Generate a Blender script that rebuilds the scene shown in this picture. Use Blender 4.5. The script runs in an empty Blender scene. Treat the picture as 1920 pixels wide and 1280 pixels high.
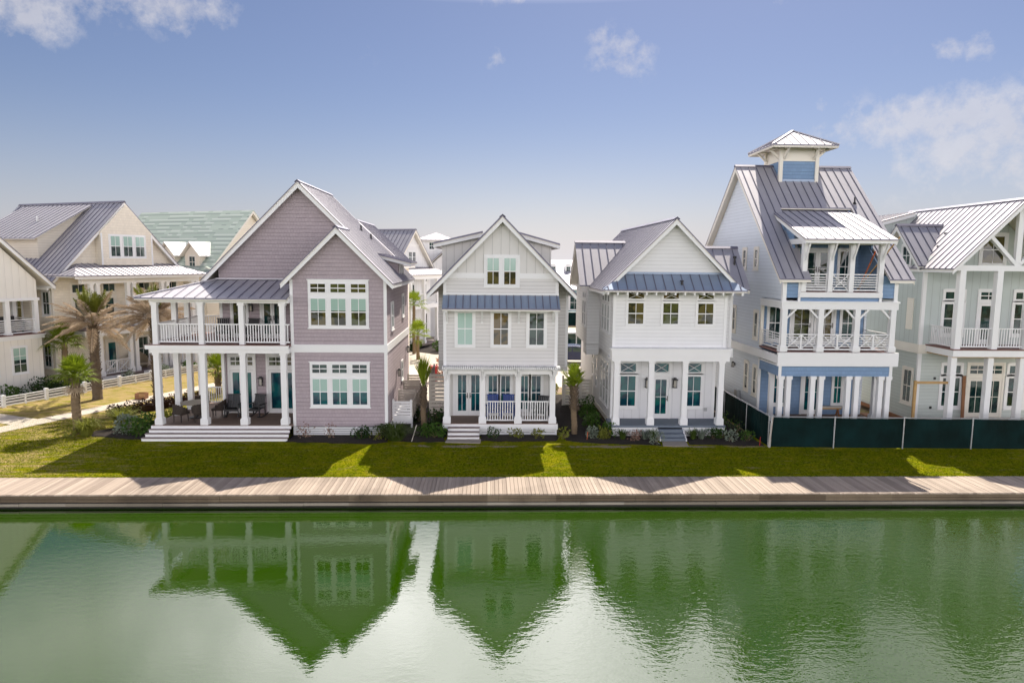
import bpy, bmesh, math, random
from mathutils import Vector, Matrix
random.seed(7)
SC = bpy.context.scene
COL = SC.collection
R = math.radians
V = Vector
ORG = {}

# ------------------------------------------------------------------ materials
def new_mat(name):
    m = bpy.data.materials.new(name); m.use_nodes = True
    return m, m.node_tree, m.node_tree.nodes['Principled BSDF']

class NT:
    """small helper to wire shader nodes"""
    def __init__(s, tree): s.t = tree
    def n(s, typ, **kw):
        o = s.t.nodes.new(typ)
        for k, v in kw.items(): setattr(o, k, v)
        return o
    def link(s, a, b): s.t.links.new(a, b)
    def put(s, sock, v):
        if hasattr(v, 'is_output') or hasattr(v, 'links'): s.t.links.new(v, sock)
        else: sock.default_value = v
    def math(s, op, a, b=0.0, c=0.0, clamp=False):
        o = s.n('ShaderNodeMath', operation=op, use_clamp=clamp)
        s.put(o.inputs[0], a); s.put(o.inputs[1], b); s.put(o.inputs[2], c)
        return o.outputs[0]
    def mix(s, f, a, b, blend='MIX'):
        o = s.n('ShaderNodeMix', data_type='RGBA', blend_type=blend)
        s.put(o.inputs[0], f)
        s.put(o.inputs[6], a if hasattr(a, 'links') else (*a, 1)); s.put(o.inputs[7], b if hasattr(b, 'links') else (*b, 1))
        return o.outputs[2]
    def coords(s, which='Object'):
        return s.n('ShaderNodeTexCoord').outputs[which]
    def xyz(s, v):
        o = s.n('ShaderNodeSeparateXYZ'); s.link(v, o.inputs[0]); return o.outputs
    def comb(s, x, y, z):
        o = s.n('ShaderNodeCombineXYZ')
        for i, v in enumerate((x, y, z)): s.put(o.inputs[i], v)
        return o.outputs[0]
    def noise(s, vec, scale, detail=4.0, rough=.55, out=0):
        o = s.n('ShaderNodeTexNoise'); s.put(o.inputs['Vector'], vec)
        o.inputs['Scale'].default_value = scale; o.inputs['Detail'].default_value = detail; o.inputs['Roughness'].default_value = rough
        return o.outputs[out]
    def white(s, vec):
        o = s.n('ShaderNodeTexWhiteNoise'); s.put(o.inputs['Vector'], vec); return o.outputs['Value']
    def ramp(s, f, a, b):
        o = s.n('ShaderNodeMapRange', clamp=True); s.put(o.inputs[0], f)
        o.inputs[1].default_value = a; o.inputs[2].default_value = b
        return o.outputs[0]
    def bump(s, h, strength=.5, dist=.02, normal=None):
        o = s.n('ShaderNodeBump'); o.inputs['Strength'].default_value = strength; o.inputs['Distance'].default_value = dist
        s.put(o.inputs['Height'], h)
        if normal is not None: s.link(normal, o.inputs['Normal'])
        return o.outputs[0]

def scaled(c, k): return tuple(x * k for x in c)

def plain(name, col, rough=.6, metal=0.0, var=.12, scale=3.0, spec=.5, bump=0.0):
    m, t, b = new_mat(name); N = NT(t)
    co = N.coords()
    f = N.noise(co, scale, 5)
    N.link(N.mix(f, scaled(col, 1 - var), scaled(col, 1 + var)), b.inputs['Base Color'])
    b.inputs['Roughness'].default_value = rough; b.inputs['Metallic'].default_value = metal
    b.inputs['Specular IOR Level'].default_value = spec
    if bump: N.link(N.bump(N.noise(co, scale * 8, 4), bump, .02), b.inputs['Normal'])
    return m

def siding(name, col, kind, joint_shade=.74):
    m, t, b = new_mat(name); N = NT(t)
    co = N.coords(); x, y, z = N.xyz(co)
    u = N.math('ADD', x, y)
    grime = N.noise(co, 1.1, 6, .6)
    base = N.mix(grime, scaled(col, .93), scaled(col, 1.05))
    if kind == 'lap':
        q = N.math('DIVIDE', z, .17); fr = N.math('FRACT', q)
        rowr = N.white(N.comb(N.math('FLOOR', q), N.math('FLOOR', N.math('DIVIDE', u, 3.6)), 0))
        base = N.mix(N.math('MULTIPLY', rowr, .5), base, N.mix(1.0, base, scaled((1, 1, 1), .94), 'MULTIPLY'))
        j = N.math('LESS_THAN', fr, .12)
        h = N.math('SUBTRACT', 1.0, fr)
    elif kind == 'batten':
        fb = N.math('FRACT', N.math('DIVIDE', u, .4))
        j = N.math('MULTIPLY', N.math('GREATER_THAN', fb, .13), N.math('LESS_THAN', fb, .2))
        h = N.math('LESS_THAN', fb, .13)
    else:
        br = N.n('ShaderNodeTexBrick'); N.link(N.comb(u, z, 0), br.inputs['Vector'])
        br.inputs['Scale'].default_value = 1.0; br.inputs['Brick Width'].default_value = .15; br.inputs['Row Height'].default_value = .18
        br.inputs['Mortar Size'].default_value = .007; br.inputs['Mortar Smooth'].default_value = .1; br.offset = .37
        br.inputs['Color1'].default_value = (.955, .955, .955, 1); br.inputs['Color2'].default_value = (1.04, 1.04, 1.04, 1)
        br.inputs['Mortar'].default_value = (.92, .92, .92, 1)
        base = N.mix(1.0, base, br.outputs['Color'], 'MULTIPLY')
        fr = N.math('FRACT', N.math('DIVIDE', z, .18))
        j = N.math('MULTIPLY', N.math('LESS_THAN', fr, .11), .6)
        h = N.math('ADD', N.math('SUBTRACT', 1.0, fr), N.math('MULTIPLY', br.outputs['Fac'], -.5))
    N.link(N.mix(j, base, N.mix(1.0, base, (joint_shade, joint_shade, joint_shade), 'MULTIPLY')), b.inputs['Base Color'])  # course and batten lines darkened: groove shade painted into the base colour
    b.inputs['Roughness'].default_value = .62; b.inputs['Specular IOR Level'].default_value = .3
    N.link(N.bump(h, .7, .018), b.inputs['Normal'])
    return m

def metal_roof(name, col=(.50, .485, .52), rough=.60, metal=.52):
    m, t, b = new_mat(name); N = NT(t)
    co = N.coords()
    big = N.noise(co, .9, 4, .6); fine = N.noise(co, 14, 3)
    c = N.mix(big, scaled(col, .86), scaled(col, 1.08))
    N.link(c, b.inputs['Base Color']); b.inputs['Metallic'].default_value = metal
    N.link(N.math('ADD', rough - .08, N.math('MULTIPLY', fine, .16)), b.inputs['Roughness'])
    N.link(N.bump(N.noise(co, 2.2, 2), .06, .05), b.inputs['Normal'])
    return m

def glass(name, tints, spec_ior=1.5, rough=.025):
    """dark reflective window pane, a little wavy, each pane with its own tint"""
    m, t, b = new_mat(name); N = NT(t)
    co = N.coords(); oi = N.n('ShaderNodeObjectInfo').outputs['Random']
    c = N.mix(N.ramp(oi, .2, .8), tints[0], tints[1])
    nz = N.noise(co, 1.9, 3, .5)
    c = N.mix(N.ramp(nz, .47, .56), c, tints[2])  # blotches of the third tint are reflection shapes painted into the colour
    N.link(c, b.inputs['Base Color']); b.inputs['Roughness'].default_value = rough
    b.inputs['IOR'].default_value = spec_ior
    N.link(N.bump(N.noise(co, 1.3, 2), .12, .06), b.inputs['Normal'])
    return m

M = {}
M['white'] = plain('white paint', (.80, .80, .80), .5, var=.04, scale=1.5)
M['cream_trim'] = plain('cream paint', (.78, .74, .66), .5, var=.04, scale=1.5)
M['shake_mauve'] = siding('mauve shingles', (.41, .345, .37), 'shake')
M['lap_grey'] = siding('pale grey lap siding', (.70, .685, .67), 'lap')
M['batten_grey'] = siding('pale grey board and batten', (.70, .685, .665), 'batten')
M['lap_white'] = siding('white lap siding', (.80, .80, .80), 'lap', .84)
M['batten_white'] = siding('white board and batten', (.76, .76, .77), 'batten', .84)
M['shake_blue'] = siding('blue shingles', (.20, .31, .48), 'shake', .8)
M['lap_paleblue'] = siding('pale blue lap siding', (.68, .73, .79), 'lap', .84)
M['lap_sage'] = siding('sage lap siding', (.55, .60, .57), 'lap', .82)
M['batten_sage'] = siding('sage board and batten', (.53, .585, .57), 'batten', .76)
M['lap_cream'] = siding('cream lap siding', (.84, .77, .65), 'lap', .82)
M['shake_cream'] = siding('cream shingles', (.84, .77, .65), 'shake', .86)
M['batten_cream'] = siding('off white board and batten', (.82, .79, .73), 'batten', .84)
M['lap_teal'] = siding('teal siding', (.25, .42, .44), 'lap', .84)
M['roof'] = metal_roof('galvalume roof')
M['roof_dark'] = metal_roof('blue grey metal roof', (.31, .38, .50), .5, .5)
M['seam'] = metal_roof('dark standing seam', (.17, .165, .22), .5, .4)
M['pane'] = glass('teal window glass', ((.010, .048, .046), (.035, .065, .052), (.005, .020, .022)))
M['pane_warm'] = glass('brown window glass', ((.115, .082, .030), (.060, .075, .022), (.022, .026, .014)))
M['pane_deep'] = glass('deep teal door glass', ((.005, .085, .105), (.006, .11, .10), (.004, .040, .065)))
M['blind'] = plain('pale green window blind', (.30, .46, .40), .12, var=.06, spec=.8)
M['black'] = plain('black metal', (.012, .012, .014), .4)
M['bronze'] = plain('dark bronze', (.03, .025, .02), .4)
M['lampglass'] = plain('lamp glass', (.45, .42, .36), .1)
M['deck'] = plain('brown porch boards', (.20, .135, .10), .7, var=.3, scale=2)
M['deck_red'] = plain('reddish deck edge', (.20, .10, .085), .7, var=.2)
M['tread'] = plain('mauve grey stair treads', (.24, .19, .18), .7, var=.15)
M['deck_grey'] = plain('blue grey porch paint', (.13, .16, .20), .6, var=.12)
M['wicker'] = plain('dark brown wicker', (.035, .024, .018), .7, var=.4, scale=30, bump=.6)
M['wicker_pale'] = plain('pale wicker', (.33, .28, .20), .8, var=.3, scale=30, bump=.6)
M['stone_top'] = plain('tan stone table top', (.30, .26, .20), .6, var=.2, scale=8)
M['blue_plastic'] = plain('cobalt blue plastic', (.008, .045, .24), .4)
M['lumber'] = plain('raw yellow lumber', (.42, .26, .10), .7, var=.25, scale=5)
M['lumber_red'] = plain('brown framing lumber', (.24, .11, .05), .8, var=.3, scale=5)
M['grey_wood'] = plain('weathered grey wood', (.50, .455, .40), .8, var=.2, scale=4)
M['concrete'] = plain('pale concrete', (.52, .46, .39), .85, var=.1, scale=.8, bump=.1)
M['pavers'] = plain('tan pavers', (.36, .31, .26), .9, var=.18, scale=5)
M['red_plastic'] = plain('red plastic', (.45, .03, .03), .4)
M['orange_plastic'] = plain('orange plastic', (.65, .12, .03), .5)
M['terracotta'] = plain('orange brown housewrap board', (.45, .17, .07), .7)
M['carpaint_white'] = plain('white car paint', (.72, .72, .70), .25, var=.02)
M['carpaint_blue'] = plain('dark blue car paint', (.012, .022, .07), .22, var=.05)
M['tyre'] = plain('black rubber', (.02, .02, .02), .8)
M['galv'] = plain('galvanised steel', (.45, .46, .47), .45, .7)
M['bark'] = plain('palm trunk bark', (.19, .135, .080), .95, var=.35, scale=9, bump=.9)
M['bark_grey'] = plain('grey brown palm boots', (.13, .095, .065), .95, var=.4, scale=12, bump=.9)
M['soffit'] = plain('cream soffit', (.74, .70, .63), .6, var=.04)

def leafmat(name, a, b, trans=.25, rough=.55):
    m, t, bs = new_mat(name); N = NT(t)
    co = N.coords()
    f = N.noise(co, 3.5, 4, .7)
    f2 = N.white(N.n('ShaderNodeNewGeometry').outputs['Random Per Island'])
    f = N.math('ADD', N.math('MULTIPLY', f, .6), N.math('MULTIPLY', f2, .4))
    c = N.mix(f, a, b)
    N.link(c, bs.inputs['Base Color']); bs.inputs['Roughness'].default_value = rough
    bs.inputs['Specular IOR Level'].default_value = .22 if rough < .9 else 0.0
    tr = N.n('ShaderNodeBsdfTranslucent'); N.link(c, tr.inputs[0])
    mx = N.n('ShaderNodeMixShader'); mx.inputs[0].default_value = trans
    N.link(bs.outputs[0], mx.inputs[1]); N.link(tr.outputs[0], mx.inputs[2])
    N.link(mx.outputs[0], t.nodes['Material Output'].inputs[0])
    return m
M['sabal'] = leafmat('sabal palm leaf', (.08, .14, .006), (.27, .33, .02), .35)
M['sabal_lime'] = leafmat('lime palm leaf', (.14, .22, .01), (.30, .36, .03), .4)
M['date_green'] = leafmat('date palm leaf', (.08, .12, .012), (.28, .28, .04))
M['date_dry'] = leafmat('dried palm frond', (.33, .25, .18), (.62, .50, .37), .3, .8)
M['shrub'] = leafmat('dark shrub leaf', (.012, .035, .008), (.05, .10, .02))
M['shrub_mid'] = leafmat('green shrub leaf', (.03, .08, .012), (.09, .17, .025))
M['shrub_lime'] = leafmat('yellow green leaf', (.12, .15, .02), (.27, .27, .05), .35)
M['shrub_grey'] = leafmat('silver green leaf', (.12, .16, .12), (.30, .34, .26))
M['shrub_purple'] = leafmat('purple brown leaf', (.014, .006, .006), (.05, .02, .016))
M['shrub_pink'] = leafmat('dry pink twig leaf', (.18, .10, .08), (.40, .26, .20))
M['tall_grass'] = leafmat('tall grass blade', (.035, .07, .012), (.12, .17, .03), .35)
M['petal'] = plain('pale flower petal', (.70, .55, .50), .6)

# ------------------------------------------------------------------ mesh building
class MB:
    def __init__(s): s.v = []; s.f = []
    def add(s, pts, faces):
        k = len(s.v); s.v += [tuple(p) for p in pts]; s.f += [[i + k for i in f] for f in faces]
    def poly(s, pts): s.add(pts, [list(range(len(pts)))])
    def hexa(s, p):      # 8 corners: bottom loop then top loop
        s.add(p, [(0, 3, 2, 1), (4, 5, 6, 7), (0, 1, 5, 4), (1, 2, 6, 5), (2, 3, 7, 6), (3, 0, 4, 7)])
    def box(s, x0, x1, y0, y1, z0, z1):
        s.hexa([(x0, y0, z0), (x1, y0, z0), (x1, y1, z0), (x0, y1, z0), (x0, y0, z1), (x1, y0, z1), (x1, y1, z1), (x0, y1, z1)])
    def tbox(s, T, u0, u1, o0, o1, z0, z1):
        s.hexa([T(u0, o0, z0), T(u1, o0, z0), T(u1, o1, z0), T(u0, o1, z0), T(u0, o0, z1), T(u1, o0, z1), T(u1, o1, z1), T(u0, o1, z1)])
    def prism(s, poly, vec):
        n = len(poly); vec = V(vec); a = [V(p) for p in poly]; b = [p + vec for p in a]
        s.add(a + b, [list(range(n))[::-1], list(range(n, 2 * n))] + [(i, (i + 1) % n, n + (i + 1) % n, n + i) for i in range(n)])
    def bar(s, p, q, w, h=None, up=(0, 0, 1)):
        h = w if h is None else h; p = V(p); q = V(q); d = (q - p).normalized(); up = V(up)
        sd = d.cross(up)
        if sd.length < 1e-4: sd = d.cross(V((1, 0, 0)))
        sd.normalize(); u = sd.cross(d).normalized(); a = sd * (w / 2); b = u * (h / 2)
        s.hexa([p - a - b, p + a - b, p + a + b, p - a + b, q - a - b, q + a - b, q + a + b, q - a + b])
    def tube(s, p, q, r0, r1, n=8, caps=True):
        p = V(p); q = V(q); d = (q - p).normalized()
        a = d.cross(V((0, 0, 1)) if abs(d.z) < .9 else V((1, 0, 0))).normalized(); b = d.cross(a)
        ring = lambda c, r: [c + (a * math.cos(2 * math.pi * i / n) + b * math.sin(2 * math.pi * i / n)) * r for i in range(n)]
        f = [(i, (i + 1) % n, n + (i + 1) % n, n + i) for i in range(n)]
        if caps: f += [list(range(n))[::-1], list(range(n, 2 * n))]
        s.add(ring(p, r0) + ring(q, r1), f)
    def path(s, pts, radii, n=8, jitter=0):
        rings = []
        for k, (p, r) in enumerate(zip(pts, radii)):
            p = V(p); d = (V(pts[min(k + 1, len(pts) - 1)]) - V(pts[max(k - 1, 0)])).normalized()
            a = d.cross(V((0, 1, 0)) if abs(d.y) < .9 else V((1, 0, 0))).normalized(); b = d.cross(a)
            rings += [p + (a * math.cos(2 * math.pi * i / n) + b * math.sin(2 * math.pi * i / n)) * r * (1 + random.uniform(-jitter, jitter)) for i in range(n)]
        f = []
        for k in range(len(pts) - 1):
            f += [(k * n + i, k * n + (i + 1) % n, (k + 1) * n + (i + 1) % n, (k + 1) * n + i) for i in range(n)]
        f += [list(range(n))[::-1], list(range((len(pts) - 1) * n, len(pts) * n))]
        s.add(rings, f)
    def build(s, name, mat, parent=None, smooth=False, origin=None, mat2=None, dark=()):
        me = bpy.data.meshes.new(name)
        o_ = V((0, 0, 0))
        if parent is not None: o_ = ORG[parent.name]
        elif origin is not None: o_ = V(origin)
        me.from_pydata([tuple(V(p) - o_) for p in s.v], [], s.f); me.update()
        bm = bmesh.new(); bm.from_mesh(me); bmesh.ops.recalc_face_normals(bm, faces=bm.faces); bm.to_mesh(me); bm.free()
        if smooth:
            for p in me.polygons: p.use_smooth = True
        me.materials.append(M[mat] if isinstance(mat, str) else mat)
        if mat2:
            me.materials.append(M[mat2])
            for i in dark: me.polygons[i].material_index = 1
        o = bpy.data.objects.new(name, me); COL.objects.link(o)
        if parent is not None: o.parent = parent; ORG[o.name] = o_
        else: o.location = o_; ORG[o.name] = o_
        return o

def tag(o, label, cat, group=None, kind=None):
    if label: o['label'] = label
    if cat: o['category'] = cat
    if group: o['group'] = group
    if kind: o['kind'] = kind
    return o

class Frame:
    def __init__(s, O=(0, 0, 0), rot=0.0): s.O = V(O); s.rot = rot; s.m = Matrix.Rotation(rot, 3, 'Z')
    def w(s, p): return s.O + s.m @ V(p)
WORLD = Frame()

def thing(name, label, cat, org=(0, 0, 0), frame=WORLD, group=None):
    o = bpy.data.objects.new(name, None); COL.objects.link(o); o.empty_display_size = .3
    o.location = frame.w(org); o.rotation_euler = (0, 0, frame.rot); ORG[o.name] = V(org)
    return tag(o, label, cat, group)

def struct(o): o['kind'] = 'structure'; return o

def dup(root, loc, rotz=None, label=None):
    r = root.copy(); COL.objects.link(r); r.location = loc
    if rotz is not None: r.rotation_euler = (0, 0, rotz)
    if label: r['label'] = label
    for ch in list(root.children):
        c = ch.copy(); COL.objects.link(c); c.parent = r
        for g in list(ch.children):
            d = g.copy(); COL.objects.link(d); d.parent = c
    return r

def face(kind, plane):
    if kind == 'front': return lambda u, o, z: (u, plane - o, z)
    if kind == 'back': return lambda u, o, z: (u, plane + o, z)
    if kind == 'right': return lambda u, o, z: (plane + o, u, z)
    return lambda u, o, z: (plane - o, u, z)

# ------------------------------------------------------------------ house parts
def walls(parent, polys, mat, name='wall'):
    mb = MB()
    for poly, vec in polys: mb.prism(poly, vec)
    return mb.build(name, mat, parent)

def yz(y, pts): return [(x, y, z) for x, z in pts]
def xz(x, pts): return [(x, y, z) for y, z in pts]

def window(parent, T, u0, u1, z0, z1, nc=2, nr=2, casing=.1, cross=False, blind=False, pane='pane', trim='white', o0=0.0, sill=True, mun=.026):
    T2 = lambda u, o, z: T(u, o + o0, z)
    mb = MB(); s = .045
    if casing:
        c = casing + s
        mb.tbox(T2, u0 - c, u0 - s, 0, .045, z0 - c, z1 + c); mb.tbox(T2, u1 + s, u1 + c, 0, .045, z0 - c, z1 + c)
        mb.tbox(T2, u0 - s, u1 + s, 0, .043, z1 + s, z1 + c + .02); mb.tbox(T2, u0 - s, u1 + s, 0, .043, z0 - c, z0 - s)
        if sill: mb.tbox(T2, u0 - c - .03, u1 + c + .03, 0, .075, z0 - c - .035, z0 - c)
    mb.tbox(T2, u0 - s, u0, 0, .034, z0 - s, z1 + s); mb.tbox(T2, u1, u1 + s, 0, .034, z0 - s, z1 + s)
    mb.tbox(T2, u0, u1, 0, .032, z1, z1 + s); mb.tbox(T2, u0, u1, 0, .032, z0 - s, z0)
    for i in range(1, nc):
        u = u0 + (u1 - u0) * i / nc; mb.tbox(T2, u - mun / 2, u + mun / 2, 0, .028, z0, z1)
    for i in range(1, nr):
        z = z0 + (z1 - z0) * i / nr; w = .022 if (nr == 2) else mun / 2
        mb.tbox(T2, u0, u1, 0, .03, z - w, z + w)
    if cross:
        for a, b in ((z0, z1), (z1, z0)):
            mb.bar(T2(u0, .02, a), T2(u1, .021 if a == z0 else .024, b), .02, .026, V(T2(0, 1, 0)) - V(T2(0, 0, 0)))
    w = mb.build('window', trim, parent)
    p = MB(); p.tbox(T2, u0 - .01, u1 + .01, .004, .014, z0 - .01, z1 + .01); p.build('pane', pane, w)
    if blind:
        zb = z0 + (z1 - z0) * (.5 if blind is True else blind)
        q = MB(); q.tbox(T2, u0, u1, .0155, .0185, zb, z1); q.build('blind', 'blind', w)
    return w

def doors(parent, T, u0, u1, z0, z1, leaves=2, transom=None, pane='pane_deep', nc=1, nr=1, trim='white', casing=.11, handle=True, tpane=None, tcross=False):
    """glazed door set in a casing; transom = (z0, z1) of a light above"""
    mb = MB(); top = transom[1] + .06 if transom else z1
    mb.tbox(T, u0 - casing, u0, 0, .05, z0, top + casing); mb.tbox(T, u1, u1 + casing, 0, .05, z0, top + casing)
    mb.tbox(T, u0, u1, 0, .048, top, top + casing)
    if transom: mb.tbox(T, u0, u1, 0, .046, z1, transom[0] - .05)
    fr = mb.build('door_frame', trim, parent)
    if transom:
        n = leaves
        for i in range(n):
            a = u0 + (u1 - u0) * i / n + .05; b = u0 + (u1 - u0) * (i + 1) / n - .05
            window(parent, T, a, b, transom[0], transom[1], 1 if tcross else 2, 1 if tcross else 2, casing=0, pane=tpane or pane, trim=trim, cross=tcross)
    w = (u1 - u0) / leaves
    for i in range(leaves):
        a = u0 + w * i + .006; b = u0 + w * (i + 1) - .006; st = .12 if w > .55 else .09
        d = MB(); d.tbox(T, a, a + st, 0, .035, z0 + .01, z1 - .01); d.tbox(T, b - st, b, 0, .035, z0 + .01, z1 - .01)
        d.tbox(T, a + st, b - st, 0, .034, z1 - .13, z1 - .01); d.tbox(T, a + st, b - st, 0, .034, z0 + .01, z0 + .24)
        for k in range(1, nc):
            u = a + st + (b - a - 2 * st) * k / nc; d.tbox(T, u - .012, u + .012, 0, .028, z0 + .24, z1 - .13)
        for k in range(1, nr):
            z = z0 + .24 + (z1 - z0 - .37) * k / nr; d.tbox(T, a + st, b - st, 0, .027, z - .012, z + .012)
        do = d.build('door', trim, parent)
        p = MB(); p.tbox(T, a + st - .01, b - st + .01, .006, .016, z0 + .23, z1 - .12); p.build('pane', pane, do)
        if handle:
            h = MB(); u = (b - .06) if (leaves == 2 and i == 0) or (leaves == 1) else (a + .06)
            h.tbox(T, u - .02, u + .02, .035, .05, z0 + .88, z0 + 1.14); h.tbox(T, u - .012, u + .012, .05, .09, z0 + .96, z0 + 1.0)
            h.tbox(T, u - .012, u + .1 * (-1 if i == 0 else 1), .078, .094, z0 + .965, z0 + .995)
            h.build('handle', 'bronze', do)
    return fr

def railing(parent, T, u0, u1, z0, z1, style='baluster', mat='white', n=2, sp=.125):
    mb = MB()
    mb.tbox(T, u0, u1, -.045, .045, z1 - .05, z1); mb.tbox(T, u0, u1, -.03, .03, z0, z0 + .06)
    if style == 'baluster':
        k = max(1, int(round((u1 - u0) / sp)))
        for i in range(1, k):
            u = u0 + (u1 - u0) * i / k; mb.tbox(T, u - .02, u + .02, -.018, .018, z0 + .06, z1 - .05)
    elif style == 'slats':
        for i in range(1, 6):
            z = z0 + .06 + (z1 - z0 - .11) * i / 6; mb.tbox(T, u0, u1, -.018, .018, z - .024, z + .024)
        for i in range(n + 1):
            u = u0 + .02 + (u1 - u0 - .04) * i / n; mb.tbox(T, u - .02, u + .02, -.04, -.02, z0 + .06, z1 - .05)
    elif style in ('cross', 'crossbal'):
        for i in range(n):
            a = u0 + (u1 - u0) * i / n; b = u0 + (u1 - u0) * (i + 1) / n
            out = V(T(0, 1, 0)) - V(T(0, 0, 0))
            mb.bar(T(a + .02, .03, z0 + .05), T(b - .02, .03, z1 - .05), .035, .055, out)
            mb.bar(T(a + .02, .026, z1 - .05), T(b - .02, .026, z0 + .05), .03, .055, out)
            if i: mb.tbox(T, a - .035, a + .035, -.03, .05, z0 + .06, z1 - .05)
        if style == 'cross':
            for i in range(1, 6):
                z = z0 + .06 + (z1 - z0 - .11) * i / 6; mb.tbox(T, u0, u1, -.03, -.008, z - .022, z + .022)
        else:
            k = max(1, int(round((u1 - u0) / .13)))
            for i in range(1, k):
                u = u0 + (u1 - u0) * i / k; mb.tbox(T, u - .015, u + .015, -.03, -.005, z0 + .06, z1 - .05)
    return mb.build('railing', mat, parent)

def column(parent, x, y, z0, z1, w=.25, base=.28, cap=.1, mat='white'):
    mb = MB(); h = w / 2
    mb.box(x - h, x + h, y - h, y + h, z0, z1)
    if base: mb.box(x - h - .05, x + h + .05, y - h - .05, y + h + .05, z0, z0 + base); mb.box(x - h - .03, x + h + .03, y - h - .03, y + h + .03, z0 + base, z0 + base + .03)
    if cap: mb.box(x - h - .035, x + h + .035, y - h - .035, y + h + .035, z1 - cap, z1 - .002)
    return mb.build('column', mat, parent)

def lantern(parent, T, u, z, s=1.0):
    mb = MB()
    mb.tbox(T, u - .05 * s, u + .05 * s, 0, .03, z - .09 * s, z + .12 * s)
    mb.tbox(T, u - .09 * s, u + .09 * s, .05, .22 * s + .01, z + .1 * s, z + .14 * s); mb.tbox(T, u - .05 * s, u + .05 * s, .08, .17, z + .14 * s, z + .19 * s)
    mb.tbox(T, u - .08 * s, u + .08 * s, .06, .21, z - .2 * s, z - .17 * s)
    for a in (-.07, .06):
        for b in (.065, .19): mb.tbox(T, u + a * s, u + (a + .014) * s, b, b + .014, z - .17 * s, z + .1 * s)
    o = mb.build('wall_lantern', 'black', parent)
    g = MB(); g.tbox(T, u - .045 * s, u + .045 * s, .085, .17, z - .17 * s, z + .08 * s); g.build('lamp_pane', 'lampglass', o)

def clip_line(poly, along, down, t):
    """points where the line along·p = t crosses the polygon, sorted down the slope"""
    hits = []
    for i in range(len(poly)):
        a, b = poly[i], poly[(i + 1) % len(poly)]; ta, tb = a.dot(along) - t, b.dot(along) - t
        if (ta < 0) != (tb < 0): hits.append(a + (b - a) * (ta / (ta - tb)))
    hits.sort(key=lambda p: p.dot(down)); return hits

def roof(parent, polys, sp=.42, mat='roof', thick=.06, soffit='soffit', seam=.034, name='roof', ridge=()):
    mb = MB(); sf = MB(); dark = []
    for poly in polys:
        poly = [V(p) for p in poly]
        n = V((0, 0, 0))
        for i in range(len(poly)):
            a, b = poly[i], poly[(i + 1) % len(poly)]; n += a.cross(b)
        n.normalize(); n = n if n.z > 0 else -n
        down = (V((0, 0, -1)) - n * V((0, 0, -1)).dot(n)).normalized(); along = n.cross(down).normalized()
        mb.prism(poly, (0, 0, -thick)); k0 = len(mb.f); dark += range(k0 - len(poly), k0)
        c = sum(poly, V((0, 0, 0))) / len(poly)
        if soffit: sf.prism([c + (p - c) * .996 - V((0, 0, thick + .004)) for p in poly], (0, 0, -.05))
        ts = [p.dot(along) for p in poly]; t = math.floor(min(ts) / sp) * sp + sp * .5
        while t < max(ts) - .02:
            if t > min(ts) + .03:
                h = clip_line(poly, along, down, t)
                for k in range(0, len(h) - 1, 2):
                    k0 = len(mb.f); mb.bar(h[k] + n * (seam / 2 - .004), h[k + 1] + n * (seam / 2 - .004), .032, seam, n); dark += range(k0, len(mb.f))
            t += sp
    for p, q in ridge:
        p = V(p); q = V(q); d = (q - p).normalized(); sd = d.cross(V((0, 0, 1)))
        for k in (-1, 1):
            a = p + V((0, 0, .05)); b = q + V((0, 0, .05)); off = sd * (.14 * k) + V((0, 0, -.11))
            k0 = len(mb.f); mb.prism([a, b, b + off, a + off], (0, 0, -.02)); dark += range(k0, len(mb.f))
    r = mb.build(name, mat, parent, mat2='seam' if mat.startswith('roof') else None, dark=dark)
    if soffit: sf.build('soffit', soffit, r)
    return r

def chevron(mb, y, xl, xc, xr, zr, slope, h=.24, th=.05, drop=.06):
    """pair of rake boards under a gable's roof edge"""
    zl = zr - (xc - xl) * slope; z2 = zr - (xr - xc) * slope; d = drop
    mb.prism([(xl, y, zl - d), (xc, y, zr - d), (xr, y, z2 - d), (xr, y, z2 - d - h), (xc, y, zr - d - h * 1.15), (xl, y, zl - d - h)], (0, th, 0))

def gable_roof(parent, xc, half_l, half_r, zr, y0, y1, slope=1.0, sp=.42, mat='roof', h=.22, trim='white', back=True, tails=False):
    L = (xc - half_l, zr - half_l * slope); Rr = (xc + half_r, zr - half_r * slope)
    roof(parent, [[(xc, y0, zr), (xc, y1, zr), (L[0], y1, L[1]), (L[0], y0, L[1])], [(xc, y0, zr), (xc, y1, zr), (Rr[0], y1, Rr[1]), (Rr[0], y0, Rr[1])]], sp, mat, ridge=[((xc, y0 - .02, zr), (xc, y1 + .02, zr))])
    mb = MB(); chevron(mb, y0 + .03, L[0] + .01, xc, Rr[0] - .01, zr, slope, h)
    if back: chevron(mb, y1 - .09, L[0] + .01, xc, Rr[0] - .01, zr, slope, h)
    for X, Z, s in ((L[0], L[1], 1), (Rr[0], Rr[1], -1)):
        mb.box(min(X + .02 * s, X + .06 * s), max(X + .02 * s, X + .06 * s), y0 + .09, y1 - .1, Z - .2, Z - .06)
    mb.build('roof_trim', trim, parent)

def corner_boards(parent, specs, mat='white', w=.12, name='corner_board'):
    for x, y, z0, z1, sx in specs:      # front corner at (x, y); sx = +1 board runs to +x
        a, b = (x - .02, x + w) if sx > 0 else (x - w, x + .02)
        mb = MB(); mb.box(a, b, y - .022, y + .1, z0, z1); mb.build(name, mat, parent)

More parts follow.
